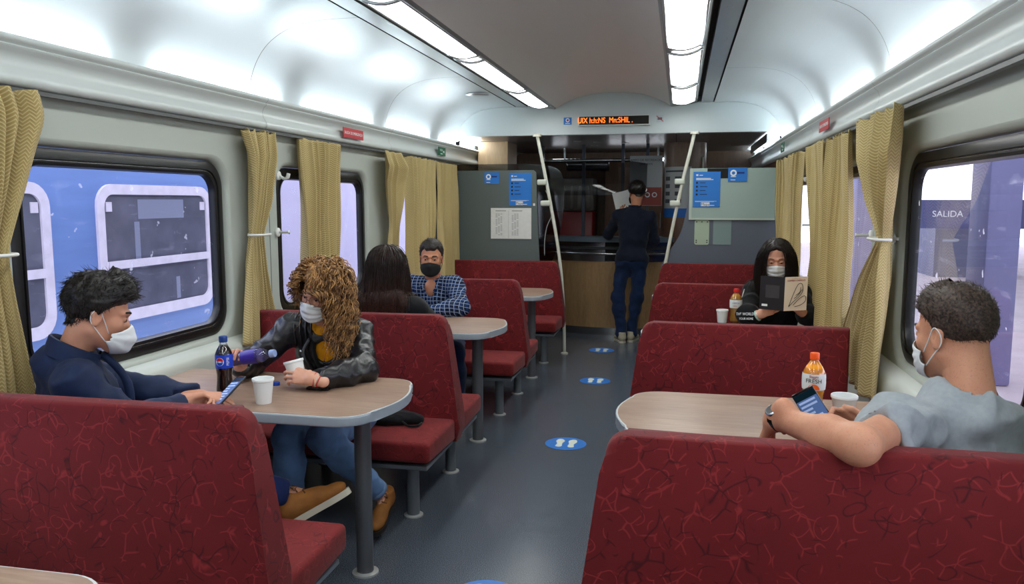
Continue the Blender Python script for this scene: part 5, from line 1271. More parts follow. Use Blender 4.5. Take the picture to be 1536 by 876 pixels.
tube_obj('bag_strap', smooth_pts([Vector(on_chest(.98,.045,.066)), Vector(on_chest(.85,.034,.118)), Vector(on_chest(.68,.008,.146)), Vector(on_chest(.48,-.030,.142))], 5), .010, M_black, p2, 6)
tube_obj('necklace', smooth_pts([Vector(on_chest(.98,-.045,.070)), Vector(on_chest(.90,-.030,.112)), Vector(on_chest(.80,-.012,.140))], 5), .0014, mat('coral_bead', (190,80,70), .4), p2, 5)
tube_obj('pendant', [Vector(on_chest(.80,-.012,.142)), Vector(on_chest(.755,-.012,.148))], .004, M_blackplast, p2, 8)
F = Field(); leg(F, J['hipR'], J['knR'], J['anR'], .008, .95, .04, .95); leg(F, J['hipL'], J['knL'], J['anL'], .010, .95, .04, .90); F.ell(J['pelvis'], V3(.165,.135,.11), Rm, .05); k_ = V_((J['knL'], J['anL'])); d_ = unit(k_[1]-k_[0]); F.cyl(k_[1]-d_*.04, k_[1]+d_*.2, .07)
cloth('jeans', F, .007, M_jean, p2, .008, 12, seed=6)
tube_obj('turned_hem', [Vector(k_[1]-d_*.060), Vector(k_[1]-d_*.030)], [.050,.050], mat('pale_denim', (120,150,190), .8), p2, 20)
shoe(Frame((-.640,3.37,.105), (.02,-.92,-.32), (.05,-.32,.94)), p2, M_tan, M_soled, M_lace, .86); shoe(Frame((-.98,3.12,.055), (0,-1,-.05), (0,-.05,1)), p2, M_tan, M_soled, None, .86)
for k in range(3):
    f_ = HWl.o+HWl.R[:, 1]*(-.010-.010*k); r_ = .030-.001*k; bm = bmesh.new(); tube(bm, [Vector(f_+HWl.R@V3(r_*math.cos(a), .003*math.sin(2*a+k), r_*.85*math.sin(a))) for a in np.linspace(0, 2*math.pi, 20, endpoint=False)], .0022, 6, closed=True)
    bm_obj('bracelet', bm, [mat('coral_bead'), mat('bead_pale', (205,190,170), .4), mat('sign_red')][k], p2, smooth=True)
col = [(J['neck'], J['shR'], .075), (J['neck'], J['shL'], .075), (lp(.5), J['neck'], .125)]
long_hair(H2, M_haircurl, p2, lambda a, z: .014+.016*np.clip((z-.0)/.08, 0, 1), col, 900, .40, 40, part=.030, rad=.0034, seed=4, curl=.011, cfreq=4.2, volume=.032, clear=.076, shortx=.022, hl=[(0,.080),(35,.072),(58,.058),(76,.046),(90,.030),(100,.006),(118,.0),(140,-.030),(180,-.052)], back=.55, cap_amp=.009)
eyes(H2, p2, brow=(92,62,40)); mask(H2, p2, 'pleated', M_maskw)
gl_ = empty('glasses'); gl_.parent = p2
for sx in (-1, 1):
    tube_obj('rim', [Vector(H2(sx*.033+.026*math.cos(a), .1035-.010*abs(math.cos(a))*(1 if sx*math.cos(a) > 0 else .2), .003+.023*math.sin(a))) for a in np.linspace(0, 2*math.pi, 24, endpoint=False)], .0014, mat('wire_rim', (120,96,88), .3, metal=.7), gl_, 6, closed=True)
    tube_obj('temple', [Vector(H2(sx*.059,.092,.010)), Vector(H2(sx*.078,.02,.014)), Vector(H2(sx*.080,-.012,.010))], .0013, MATS['wire_rim'], gl_, 6)
tube_obj('bridge', [Vector(H2(-.008,.104,.006)), Vector(H2(0,.108,.010)), Vector(H2(.008,.104,.006))], .0014, MATS['wire_rim'], gl_, 6)

# ================================================================== 3. woman in black seen from behind
H3 = Frame((-.935,4.215,1.170), (-.12,1,-.06), (.0,0,1), .97)
J = dict(head=H3, neck=(-.925,4.17,.995), pelvis=(-.925,4.20,.50), shL=(-1.085,4.18,.955), shR=(-.765,4.19,.945), elR=(-.690,4.38,.815), wrR=(-.84,4.58,.815), elL=(-1.18,4.38,.815), wrL=(-1.05,4.58,.815),
         hipR=(-.84,4.24,.50), hipL=(-1.02,4.24,.50), knR=(-.83,4.64,.52), knL=(-1.02,4.64,.52), anR=(-.83,4.66,.10), anL=(-1.02,4.66,.10), toeR=(-.83,4.76,.04), toeL=(-1.02,4.76,.04))
p3 = body(J, 'person seen from behind in a black top with long dark hair', M_skin2, b=.9, hands=[('R', Frame(J['wrR'], (-.6,.8,0), (0,0,1)), -1, RELAX, None, .88), ('L', Frame(J['wrL'], (.6,.8,0), (0,0,1)), 1, RELAX, None, .88)], nr=.044)
F = Field(); Rm, lp = torso(F, J, .014, .92); F.cyl(V3(*J['neck'])+V3(0,0,.015), V3(*J['neck'])+V3(0,0,.2), .07, .01)
for s_ in 'RL': arm(F, J['sh'+s_], J['el'+s_], J['wr'+s_], .014, .92, .035, .95)
cloth('black_top', F, .009, M_black, p3, .008, 9, seed=8)
F = Field(); [leg(F, J['hip'+s_], J['kn'+s_], J['an'+s_], .010, .92, .04, .95) for s_ in 'RL']; cloth('trousers', F, .011, M_jeand, p3, .006)
for x in (-.83,-1.02): shoe(Frame((x,4.66,.012), (0,1,0), (0,0,1)), p3, M_blackplast, M_soled, None, .85)
col = [(J['neck'], J['shR'], .068), (J['neck'], J['shL'], .068), (lp(.4), J['neck'], .104)]
long_hair(H3, M_hairaub, p3, lambda a, z: .012+.006*np.clip(z/.08, 0, 1), col, 1500, .40, 26, seed=7, rad=.0018, volume=.012, hl=[(0,.080),(60,.055),(90,.02),(120,-.01),(180,-.052)], back=.3, spreadn=.35, spos=(.002,.016))

# ================================================================== 4. man in checked shirt
H4 = Frame((-1.053,5.385,1.145), (.20,-.96,-.12), (.03,0,1))
J = dict(head=H4, neck=(-1.06,5.45,.975), pelvis=(-1.03,5.55,.50), shR=(-1.225,5.43,.945), shL=(-.890,5.43,.945), elL=(-.790,5.23,.815), wrL=(-.97,5.08,.805), elR=(-1.30,5.25,.815), wrR=(-1.12,5.10,.805),
         hipR=(-1.12,5.50,.50), hipL=(-.94,5.50,.50), knR=(-1.10,5.05,.53), knL=(-.80,5.07,.53), anR=(-1.10,5.06,.10), anL=(-.755,5.02,.10), toeR=(-1.1,4.95,.04), toeL=(-.74,4.92,.04))
p4 = body(J, 'person in a blue checked shirt and black face mask', M_skin3, belly=0) if False else body(J, 'person in a blue checked shirt and black face mask', M_skin3, hands=[('L', Frame(J['wrL'], (-.9,-.35,0), (0,.1,1)), 1, RELAX, None, .95), ('R', Frame(J['wrR'], (.9,-.3,0), (0,.1,1)), -1, RELAX, None, .95)], nr=.056)
F = Field(); Rm, lp = torso(F, J, .014, 1.02); fw = Rm[:, 1]; up_ = Rm[:, 2]; rt = Rm[:, 0]
for s_ in 'RL': arm(F, J['sh'+s_], J['el'+s_], J['wr'+s_], .015, 1.0, .035, .93)
F.cyl(V3(*J['neck'])+V3(0,0,.02), V3(*J['neck'])+V3(0,0,.2), .075, .01); F.cyl(lp(.98)+fw*.07, lp(.98)+fw*.25, .040, .02); F.cyl(lp(.88)+fw*.085, lp(.88)+fw*.25, .026, .02)
sh4 = cloth('checked_shirt', F, .008, M_plaid, p4, .008, 9, seed=9)
for sx in (-1, 1):
    bm = bmesh.new(); q = [lp(1.06)+rt*sx*.055-fw*.02, lp(1.04)+rt*sx*.072+fw*.045, lp(.97)+rt*sx*.055+fw*.098, lp(.90)+rt*sx*.028+fw*.122]; tube(bm, smooth_pts([Vector(a) for a in q], 4), [.014]*4+[.017]*5+[.008]*4, 8); bm_obj('collar', bm, M_plaid, sh4, smooth=True)
F = Field(); F.ell(lp(.90)+fw*.02, V3(.08,.085,.09), Rm, .02); V_n, Q_n = F.mesh(.01); np_obj('neck_skin', V_n, Q_n, M_skin3, p4)
F = Field(); [leg(F, J['hip'+s_], J['kn'+s_], J['an'+s_], .012, 1.0, .04, .95) for s_ in 'RL']; cloth('jeans', F, .011, M_jeand, p4, .007)
for x, y in ((-1.10,5.06),(-.755,5.02)): shoe(Frame((x,y,.012), (.1,-1,0), (0,0,1)), p4, M_shoeb, M_sole, None, .95)
short_hair(H4, M_hairgrey, p4, lambda a, z: .004+.012*np.clip((z-.02)/.07, 0, 1), lambda a, z: (.1, .5 if z > .07 else 0, .5 if z > .06 else -.6), 1500, (.010,.020), 5, amp=.003, hl=[(0,.076),(25,.070),(42,.084),(58,.060),(74,.034),(84,-.004),(97,-.012),(106,-.012),(118,-.03),(140,-.055),(180,-.065)])
eyes(H4, p4, brow=(30,22,20), thick=.0036); mask(H4, p4, 'smooth', M_maskb)

# ================================================================== 5. man standing at the bar
H5 = Frame((.212,8.735,1.640), (-.38,.90,-.22), (0,0,1), 1.0)
J = dict(head=H5, neck=(.198,8.72,1.465), pelvis=(.178,8.68,.93), shL=(.020,8.76,1.385), shR=(.362,8.71,1.380), elL=(-.105,8.925,1.185), wrL=(.020,9.02,1.40), elR=(.405,8.80,1.13), wrR=(.28,9.0,1.20),
         hipL=(.095,8.68,.90), hipR=(.258,8.68,.90), knL=(.030,8.66,.50), knR=(.235,8.70,.50), anL=(.075,8.64,.10), anR=(.185,8.72,.10), toeL=(.03,8.74,.04), toeR=(.2,8.84,.04))
p5 = body(J, 'person in a dark navy top and blue jeans standing at the bar seen from behind', M_skin3, hands=[('L', Frame(J['wrL'], (.05,.15,1), (-.5,-.8,0)), 1, HOLD, None, .95), ('R', Frame(J['wrR'], (-.6,.7,0), (0,0,1)), -1, RELAX, None, .95)], nr=.054)
F = Field(); Rm, lp = torso(F, J, .016, 1.0); F.ell(lp(.0), V3(.165,.12,.10), Rm, .05); F.cyl(V3(*J['neck'])+V3(0,0,.02), V3(*J['neck'])+V3(0,0,.2), .07, .01)
for s_ in 'RL': arm(F, J['sh'+s_], J['el'+s_], J['wr'+s_], .015, 1.0, .035, .95)
F.cyl(lp(-.06), lp(-.6), .3, .006)
jk = cloth('navy_top', F, .009, M_navys, p5, .010, 8, seed=11); collar_ring('collar', V3(.198,8.725,1.475), .062, .035, M_navys, jk, open_front=.3, fwd=(-.3,.95,0))
F = Field(); [leg(F, J['hip'+s_], J['kn'+s_], J['an'+s_], .008, 1.0, .05, 1.0) for s_ in 'RL']; F.ell(J['pelvis'], V3(.165,.125,.13), Rm, .05); F.cyl(V3(.16,8.68,.075), V3(.16,8.68,-.2), .3, .006)
for s_ in 'RL': F.cone(V3(*J['an'+s_])+V3(0,0,.12), J['an'+s_], .052, .060, .02)
cloth('jeans', F, .009, M_jeand, p5, .010, 9, seed=12)
shoe(Frame((.075,8.64,.012), (-.35,.92,0), (0,0,1)), p5, M_shoeb, M_sole, None, .98); shoe(Frame((.185,8.72,.012), (.25,.95,0), (0,0,1)), p5, M_shoeb, M_sole, None, .98)
short_hair(H5, M_hairblk, p5, lambda a, z: .007+.012*np.clip((z+.03)/.08, 0, 1), lambda a, z: (0, .3, -.6), 1300, (.010,.018), 8, amp=.003, hl=[(0,.070),(58,.050),(74,.030),(84,-.010),(97,-.016),(118,-.02),(140,-.05),(180,-.068)])
mask(H5, p5, 'smooth', M_maskb)

# ================================================================== 6. woman reading
H6 = Frame((1.312,5.42,1.175), (-.10,-.94,-.30), (-.02,0,1), .95); H6.closed = True
J = dict(head=H6, neck=(1.325,5.475,1.000), pelvis=(1.33,5.53,.50), shR=(1.175,5.47,.945), shL=(1.475,5.47,.940), elR=(1.115,5.27,.82), wrR=(1.200,5.18,.835), elL=(1.505,5.28,.82), wrL=(1.450,5.185,.855),
         hipR=(1.25,5.48,.50), hipL=(1.40,5.48,.50), knR=(1.24,5.06,.52), knL=(1.40,5.06,.52), anR=(1.24,5.06,.10), anL=(1.40,5.06,.10), toeR=(1.24,4.96,.04), toeL=(1.40,4.96,.04))
HWr6 = Frame(J['wrR'], (.78,-.42,.50), (-.10,-.90,-.10)); HWl6 = Frame(J['wrL'], (-.55,-.45,.62), (.10,-.90,.0))
p6 = body(J, 'person with long straight dark hair and white mask reading an open book', M_skin2, b=.86, hands=[('R', HWr6, -1, [(.05,.35,.25),(.10,.35,.25),(.15,.4,.25),(.2,.4,.3)], [(.024,.016,-.010),(.044,.040,-.020),(.050,.066,-.018),(.046,.088,-.010)], .90), ('L', HWl6, 1, [(.10,.45,.3),(.15,.5,.3),(.2,.5,.3),(.25,.5,.3)], [(.024,.016,-.010),(.046,.040,-.018),(.052,.066,-.016),(.050,.086,-.010)], .90)], nr=.043)
F = Field(); Rm, lp = torso(F, J, .016, .86); fw = Rm[:, 1]; rt = Rm[:, 0]
for s_ in 'RL': arm(F, J['sh'+s_], J['el'+s_], J['wr'+s_], .017, .88, .035, .84)
F.cyl(V3(*J['neck'])+V3(0,0,.015), V3(*J['neck'])+V3(0,0,.2), .062, .01); F.cyl(lp(.99)+fw*.06, lp(.99)+fw*.22, .036, .02); F.cyl(HWr6.o-HWr6.R[:, 1]*.02, HWr6.o+HWr6.R[:, 1]*.2, .07); F.cyl(HWl6.o-HWl6.R[:, 1]*.02, HWl6.o+HWl6.R[:, 1]*.2, .07)
jk = cloth('black_jacket', F, .008, M_black, p6, .009, 9, seed=14)
e_, w_ = V3(*J['elR']), V3(*J['wrR']); d_ = unit(w_-e_)
text_mesh('sleeve_lettering', 'THE WORLD IS', .026, basis(Vector(d_), (0,.25,1), Vector((e_+w_)/2+V3(-.035,-.052,.008)-d_*.012)), M_text_w, jk); text_mesh('sleeve_lettering', 'YOUR HOME', .020, basis(Vector(d_), (0,.25,1), Vector((e_+w_)/2+V3(-.037,-.056,-.022)-d_*.012)), M_text_w, jk)
s0 = V3(*J['shR']); s1 = V3(*J['elR']); tube_obj('sleeve_piping', smooth_pts([Vector(s0+V3(-.058,-.030,.02)), Vector((s0+s1)/2+V3(-.060,-.028,.0)), Vector(s1+V3(-.050,-.018,.015))], 6), .0032, mat('pale_piping', (170,172,168), .6), jk, 6)
F = Field(); F.ell(lp(.92)+fw*.015, V3(.07,.075,.08), Rm, .02); V_n, Q_n = F.mesh(.01); np_obj('neck_skin', V_n, Q_n, M_skin2, p6)
F = Field(); [leg(F, J['hip'+s_], J['kn'+s_], J['an'+s_], .008, .9, .04, .95) for s_ in 'RL']; cloth('trousers', F, .012, M_black, p6, .005)
for x in (1.24,1.40): shoe(Frame((x,5.06,.012), (0,-1,0), (0,0,1)), p6, M_blackplast, M_sole, None, .85)
bm = bmesh.new(); f_ = HWr6.o-HWr6.R[:, 1]*.022; tube(bm, [Vector(f_+HWr6.R@V3(.030*math.cos(a), 0, .028*math.sin(a))) for a in np.linspace(0, 2*math.pi, 20, endpoint=False)], .006, 8, closed=True); bm_obj('hair_band', bm, mat('mint_band', (170,205,195), .7), p6, smooth=True)
col = [(J['neck'], J['shR'], .072), (J['neck'], J['shL'], .072), (lp(.4), lp(.95), .125)]
long_hair(H6, M_hairlong, p6, lambda a, z: .010+.006*np.clip(z/.08, 0, 1), col, 1700, .46, 30, seed=9, rad=.0016, volume=.010, hl=[(0,.094),(30,.084),(55,.060),(78,.030),(92,.0),(120,-.01),(180,-.052)], back=.05, spreadn=.2)
eyes(H6, p6, brow=(44,32,26), thick=.0017, look=(0,-.003)); mask(H6, p6, 'pleated', M_maskw)
for sx in (-1, 1): tube_obj('earphone_cord' if sx > 0 else 'mask_cord', smooth_pts([Vector(H6(sx*.070,.035,-.03)), Vector(H6(sx*.075,.035,-.09)), Vector(H6(sx*.058,.04,-.14)), Vector(H6(sx*.020,.05,-.175))], 5), .0022, M_maskw, p6, 6)

# ================================================================== 7. man in grey, front right
H7 = Frame((1.432,2.345,1.190), (-.56,.80,-.20), (-.05,.02,1), 1.03)
J = dict(head=H7, neck=(1.445,2.262,1.015), neckskin=(1.462,2.262,1.0), pelvis=(1.385,2.37,.50), shL=(1.275,2.195,.965), shR=(1.515,2.300,.955), elL=(1.112,1.925,.982), wrL=(.955,2.165,.972), elR=(1.500,2.47,.80), wrR=(1.290,2.66,.835),
         hipL=(1.30,2.40,.50), hipR=(1.46,2.42,.50), knL=(1.26,2.86,.52), knR=(1.46,2.86,.52), anL=(1.28,2.92,.10), anR=(1.46,2.92,.10), toeL=(1.27,3.03,.04), toeR=(1.46,3.03,.04), bareL=True)
HL7 = Frame((.955,2.165,.972), (-.25,.62,-.75), (-.70,.30,.50)); HR7 = Frame((1.290,2.66,.835), (-.90,-.05,.30), (.20,.80,.50))
p7 = body(J, 'person in a grey T-shirt resting a bare arm over the bench while holding a phone', M_skin7, b=1.04, hands=[('L', HL7, 1, RELAX, None, 1.0), ('R', HR7, -1, [(.35,.9,.5),(.4,.95,.55),(.5,1.0,.6),(.6,1.0,.6)], [(.026,.016,-.010),(.046,.040,-.012),(.046,.066,-.004),(.038,.088,.004)], .98)], nr=.056, jaw=1.05)
F = Field(); Rm, lp = torso(F, J, .014, 1.04); u_ = Rm[:, 2]
for s_ in 'RL':
    S, E = V3(*J['sh'+s_]), V3(*J['el'+s_]); d_ = unit(E-S); F.cone(S, S+d_*.155, .070, .068, .045); F.cyl(S+d_*.150, S+d_*.34, .10, .008)
F.ell(lp(.98), V3(.10,.085,.05), Rm, .05); F.cyl(V3(*J['neckskin'])+unit(H7(0,-.02,-.06)-V3(*J['neckskin']))*.022, H7(0,0,.05), .063, .006)
ts = cloth('grey_tshirt', F, .0062, M_grey, p7, .024, 8.0, .0008, (1,1,1), 15)
F = Field(); [leg(F, J['hip'+s_], J['kn'+s_], J['an'+s_], .012, 1.0, .04, .95) for s_ in 'RL']; F.ell(J['pelvis'], V3(.17,.13,.12), Rm, .05); cloth('jeans', F, .011, M_jeand, p7, .007)
for x in (1.28,1.46): shoe(Frame((x,2.92,.012), (0,1,0), (0,0,1)), p7, M_shoeb, M_sole, None, .98)
def tf7(a, z): return .0015+.002*np.clip((z+.05)/.06, 0, 1)+.009*np.clip((z-.04)/.06, 0, 1)+.012*max(0, math.cos(math.radians(a)))*np.clip((z-.05)/.05, 0, 1)
short_hair(H7, M_hair7, p7, tf7, lambda a, z: (.2, .45 if z > .06 else -.1, .35 if z > .06 else -.6), 3000, (.006,.022), 12, rad=.0010, amp=.0025, lift=.35, hl=[(0,.078),(35,.068),(58,.058),(74,.036),(84,-.002),(97,-.008),(106,-.014),(118,-.020),(140,-.028),(180,-.030)])
eyes(H7, p7, brow=(30,22,20)); mask(H7, p7, 'pleated', M_maskw)
# wristwatch
wt = empty('wristwatch'); wt.parent = p7; dW = unit(V3(*J['elL'])-V3(*J['wrL'])); cW = V3(*J['wrL'])+dW*.012; Wf = Frame(cW, dW, (-.45,-.55,.70))
bm = bmesh.new(); A = []
for i in range(32):
    a = 2*math.pi*i/32; A.append([bm.verts.new(Vector(Wf(r*math.cos(a), y, r*math.sin(a)))) for r, y in ((.0325,-.010),(.0352,-.009),(.0352,.009),(.0325,.010))])
for i in range(32):
    for k in range(4): bm.faces.new((A[i][k], A[(i+1)%32][k], A[(i+1)%32][(k+1)%4], A[i][(k+1)%4]))
bm_obj('watch_strap', bm, M_blackplast, wt, angle=40)
bm = bmesh.new(); lathe(bm, [(0,-.004),(.019,-.004),(.020,.004),(.017,.006),(0,.006)], 24, basis(Vector(Wf.R[:, 0]), Vector(Wf.R[:, 1]), Vector(Wf(0,0,.036))), cap=False); wc = bm_obj('watch_case', bm, M_steel, wt, angle=40)
bm = bmesh.new(); lathe(bm, [(0,0),(.015,0)], 24, basis(Vector(Wf.R[:, 0]), Vector(Wf.R[:, 1]), Vector(Wf(0,0,.0425))), cap=False); bm_obj('dial', bm, M_blackplast, wc)
# ------------------------------------------------------------------ things on the tables
M_foam = mat('foam_white', (232,234,232), .6); M_clear = mat('clear_plastic', (235,240,245), .06, trans=.85, ior=1.35)
M_cola = mat('cola_liquid', (34,14,12), .06, spec=.6, coat=.3); M_orange = mat('orange_drink', (250,160,10), .15, coat=.5, sss=.1); M_amber = mat('amber_drink', (186,130,40), .1, coat=.5)
def bottle(loc, h, r, liquid, lid, label_m, text, label, cat='bottle', waist=.0, tilt=None, fill=.80, lz=(.45,.68), tcol=None, clear=True):
    t = empty('drink_bottle', loc); k = h/.24
    prof = [(0,.0),(r*.80,0),(r*.97,.010*k),(r,.025*k),(r*(1-waist),.075*k),(r,.115*k),(r,.160*k),(r*.86,.180*k),(r*.55,.200*k),(.0145,.214*k),(.0135,.224*k),(0,.224*k)]
    P_ = smooth_pts([Vector((a, 0, b)) for a, b in prof[1:-1]], 4); P_ = [(max(.001, p.x), p.z) for p in P_]
    zf = h*fill
    inner = [(0,.003)]+[(max(.001, a-.0012), b+.002) for a, b in P_ if b < zf]+[(0, zf)]
    bm = bmesh.new(); lathe(bm, inner, 32, cap=False); bm_obj('liquid', bm, liquid, t, smooth=True)
    if clear: 
        bm = bmesh.new(); lathe(bm, [(0,0)]+P_+[(0, P_[-1][1])], 32, cap=False); bm_obj('bottle_shell', bm, M_shellp, t, smooth=True)
    bm = bmesh.new(); lathe(bm, [(0,.216*k),(.0165,.216*k),(.0168,.222*k),(.0168,.236*k),(.0155,.240*k),(0,.240*k)], 24, cap=False); bm_obj('cap', bm, lid, t, angle=40)
    z0, z1 = lz[0]*h, lz[1]*h; rr = [np.interp(z, [b for a, b in P_], [a for a, b in P_])+.0008 for z in np.linspace(z0, z1, 8)]
    bm = bmesh.new(); lathe(bm, list(zip(rr, np.linspace(z0, z1, 8))), 32, cap=False); lb = bm_obj('label_band', bm, label_m, t, smooth=True)
    tag(t, label, cat); return t, lb, max(rr), (z0+z1)/2
M_shellp = bpy.data.materials.new('thin_clear_shell'); M_shellp.use_nodes = True; g = NT(M_shellp); g.n.remove(g.n['Principled BSDF'])
a = g.n.new('ShaderNodeBsdfTransparent'); a.inputs[0].default_value = (.93,.95,.97,1); b_ = g.n.new('ShaderNodeBsdfGlossy'); b_.inputs['Roughness'].default_value = .06; f_ = g.n.new('ShaderNodeLayerWeight'); f_.inputs[0].default_value = .35
x_ = g.n.new('ShaderNodeMixShader'); g.link(g.math('ADD', g.math('MULTIPLY', f_.outputs[0], .5), .05), x_.inputs[0]); g.link(a.outputs[0], x_.inputs[1]); g.link(b_.outputs[0], x_.inputs[2]); g.link(x_.outputs[0], g.n['Material Output'].inputs[0])
def curved_text(name, s, size, r, z, ang, m, par, rot=0):
    cu = bpy.data.curves.new(name, 'FONT'); cu.body = s; cu.size = size; cu.align_x = 'CENTER'; cu.align_y = 'CENTER'; cu.extrude = .0003
    o = bpy.data.objects.new(name, cu); C.objects.link(o); dg = bpy.context.evaluated_depsgraph_get(); me = bpy.data.meshes.new_from_object(o.evaluated_get(dg)); bpy.data.objects.remove(o)
    for v in me.vertices:
        x, y, d = v.co; x, y = x*math.cos(rot)-y*math.sin(rot), x*math.sin(rot)+y*math.cos(rot); a = R(ang)+x/r; v.co = (math.cos(a)*(r+.0006+d), math.sin(a)*(r+.0006+d), z+y)
    q = bpy.data.objects.new(name, me); C.objects.link(q); me.materials.clear(); me.materials.append(m); q.parent = par; return q
def toward(loc): return math.degrees(math.atan2(0-loc[1], .69-loc[0]))
TT = .762
loc = (-1.125,2.85,TT); an = toward(loc)
t, lb, r_, zc = bottle(loc, .242, .034, M_cola, mat('cap_blue', (24,60,130), .4), mat('label_blue', (22,62,190), .35), '', 'cola bottle with a blue label standing upright by the man in navy', waist=.12, fill=.84, lz=(.47,.70))
def rdisc(name, r, ang, z, m, par, rad, half=0):
    vs = [(0,0)]+[(rad*math.cos(a), rad*math.sin(a)) for a in (np.linspace(0, 2*math.pi, 25) if not half else np.linspace(0 if half > 0 else math.pi, math.pi if half > 0 else 2*math.pi, 14))]
    V = [(math.cos(R(ang)+x/r)*(r+.0008+(.0003 if half else 0)), math.sin(R(ang)+x/r)*(r+.0008+(.0003 if half else 0)), z+y) for x, y in vs]
    return mesh_obj(name, V, [(0, i, i+1) for i in range(1, len(V)-1)], m, par)
g0 = rdisc('round_logo', r_, an-28, zc, M_text_w, lb, .017); rdisc('logo_red_half', r_, an-28, zc+.002, mat('logo_red', (208,32,48), .4), lb, .014, 1); rdisc('logo_blue_half', r_, an-28, zc-.003, mat('logo_blue', (20,70,180), .4), lb, .013, -1)
curved_text('lettering', 'PEPSI', .015, r_, zc, an+24, M_text_w, lb, math.pi/2)
def cup(loc, label, tilt=None, h=.10, rt=.041, rb=.029):
    t = empty('foam_cup', loc); bm = bmesh.new(); lathe(bm, [(0,0),(rb,0),(rb+.001,.004),(rt-.002,h-.012),(rt+.001,h-.010),(rt+.0015,h-.002),(rt,h),(rt-.003,h-.001),(rt-.004,h-.012),(rb-.003,.006),(0,.006)], 36, cap=False)
    bm_obj('cup_wall', bm, M_foam, t, angle=50)
    if tilt: t.rotation_euler = tilt
    tag(t, label, 'cup'); return t
cup((-.898,2.755,TT), 'white foam cup standing alone on the front left table')
cup((-.872,3.000,.787), 'white foam cup tilted in the hand of the curly haired person', (R(-4), R(-16), 0))
cup((1.282,2.965,TT), 'white cup behind the hand of the man in grey', rt=.045, h=.095)
cup((.970,5.274,TT), 'small white cup beside the amber drink on the right', h=.085, rt=.038)
# water bottle held horizontally
wb, lb, r_, zc = bottle((-1.185,2.990,.876), .215, .031, mat('lilac_water', (120,110,190), .05, trans=.5), mat('cap_pale', (150,170,215), .3), mat('violet_label', (58,40,150), .4), '', 'clear water bottle with a violet label held sideways and pouring', waist=.06, fill=.70, lz=(.30,.62))
wb.rotation_euler = (R(0), R(80), R(0))
# orange drink
loc = (1.177,2.974,TT); an = toward(loc)
t, lb, r_, zc = bottle(loc, .243, .040, M_orange, mat('cap_orange', (252,92,20), .4), mat('label_white', (222,226,224), .45), '', 'orange juice bottle with an orange cap on the front right table', waist=.16, fill=.88, lz=(.46,.70))
curved_text('lettering', 'FRESH', .021, r_, zc+.004, an, M_text_k, lb); curved_text('small_lettering', 'Baggio', .012, r_, zc+.021, an, mat('label_redtext', (180,50,40), .5), lb); rdisc('orange_slice', r_, an, zc-.027, mat('slice_orange', (240,96,20), .5), lb, .021, 1)
loc = (1.055,5.292,TT); an = toward(loc)
t, lb, r_, zc = bottle(loc, .222, .039, M_amber, mat('cap_red', (220,36,30), .4), mat('label_white'), '', 'amber drink bottle with a red cap before the reading person', waist=.10, fill=.86, lz=(.44,.68))
curved_text('lettering', 'CEPITA', .014, r_, zc+.006, an, mat('label_bluetext', (40,60,150), .5), lb); curved_text('small_lettering', '100%', .012, r_, zc-.013, an-10, MATS['label_redtext'], lb)
# phones
def phone(M, label, rows_=7):
    t = empty('mobile_phone'); t.matrix_world = M; bm = bmesh.new(); box(bm, -.037, .037, -.077, .077, -.004, .004, .003, 2); bm_obj('case', bm, M_blackplast, t, angle=35)
    bm = bmesh.new(); box(bm, -.0345, .0345, -.070, .070, .0041, .0045); bm_obj('screen', bm, mat('phone_screen', (60,90,150), .12, emit=(120,150,200), estr=.22), t)
    bm = bmesh.new(); box(bm, -.0345, .0345, .048, .070, .0046, .0049); bm_obj('screen_header', bm, mat('screen_dark', (18,48,60), .2), t)
    bm = bmesh.new(); rr = random.Random(2)
    for k in range(rows_): box(bm, -.030, -.030+rr.uniform(.03,.055), .036-k*.014, .043-k*.014, .0046, .0049)
    bm_obj('message_rows', bm, mat('screen_pale', (170,190,225), .3, emit=(150,170,210), estr=.3), t); tag(t, label, 'phone'); return t
phone(basis((.85,-.50,.20), (.30,.72,.55), (-1.000,2.675,.822)), 'dark mobile phone held over the table by the man in navy')
phone(basis((.80,-.08,.52), (-.52,.02,.80), (1.125,2.62,.880)), 'mobile phone with a message screen held by the man in grey')
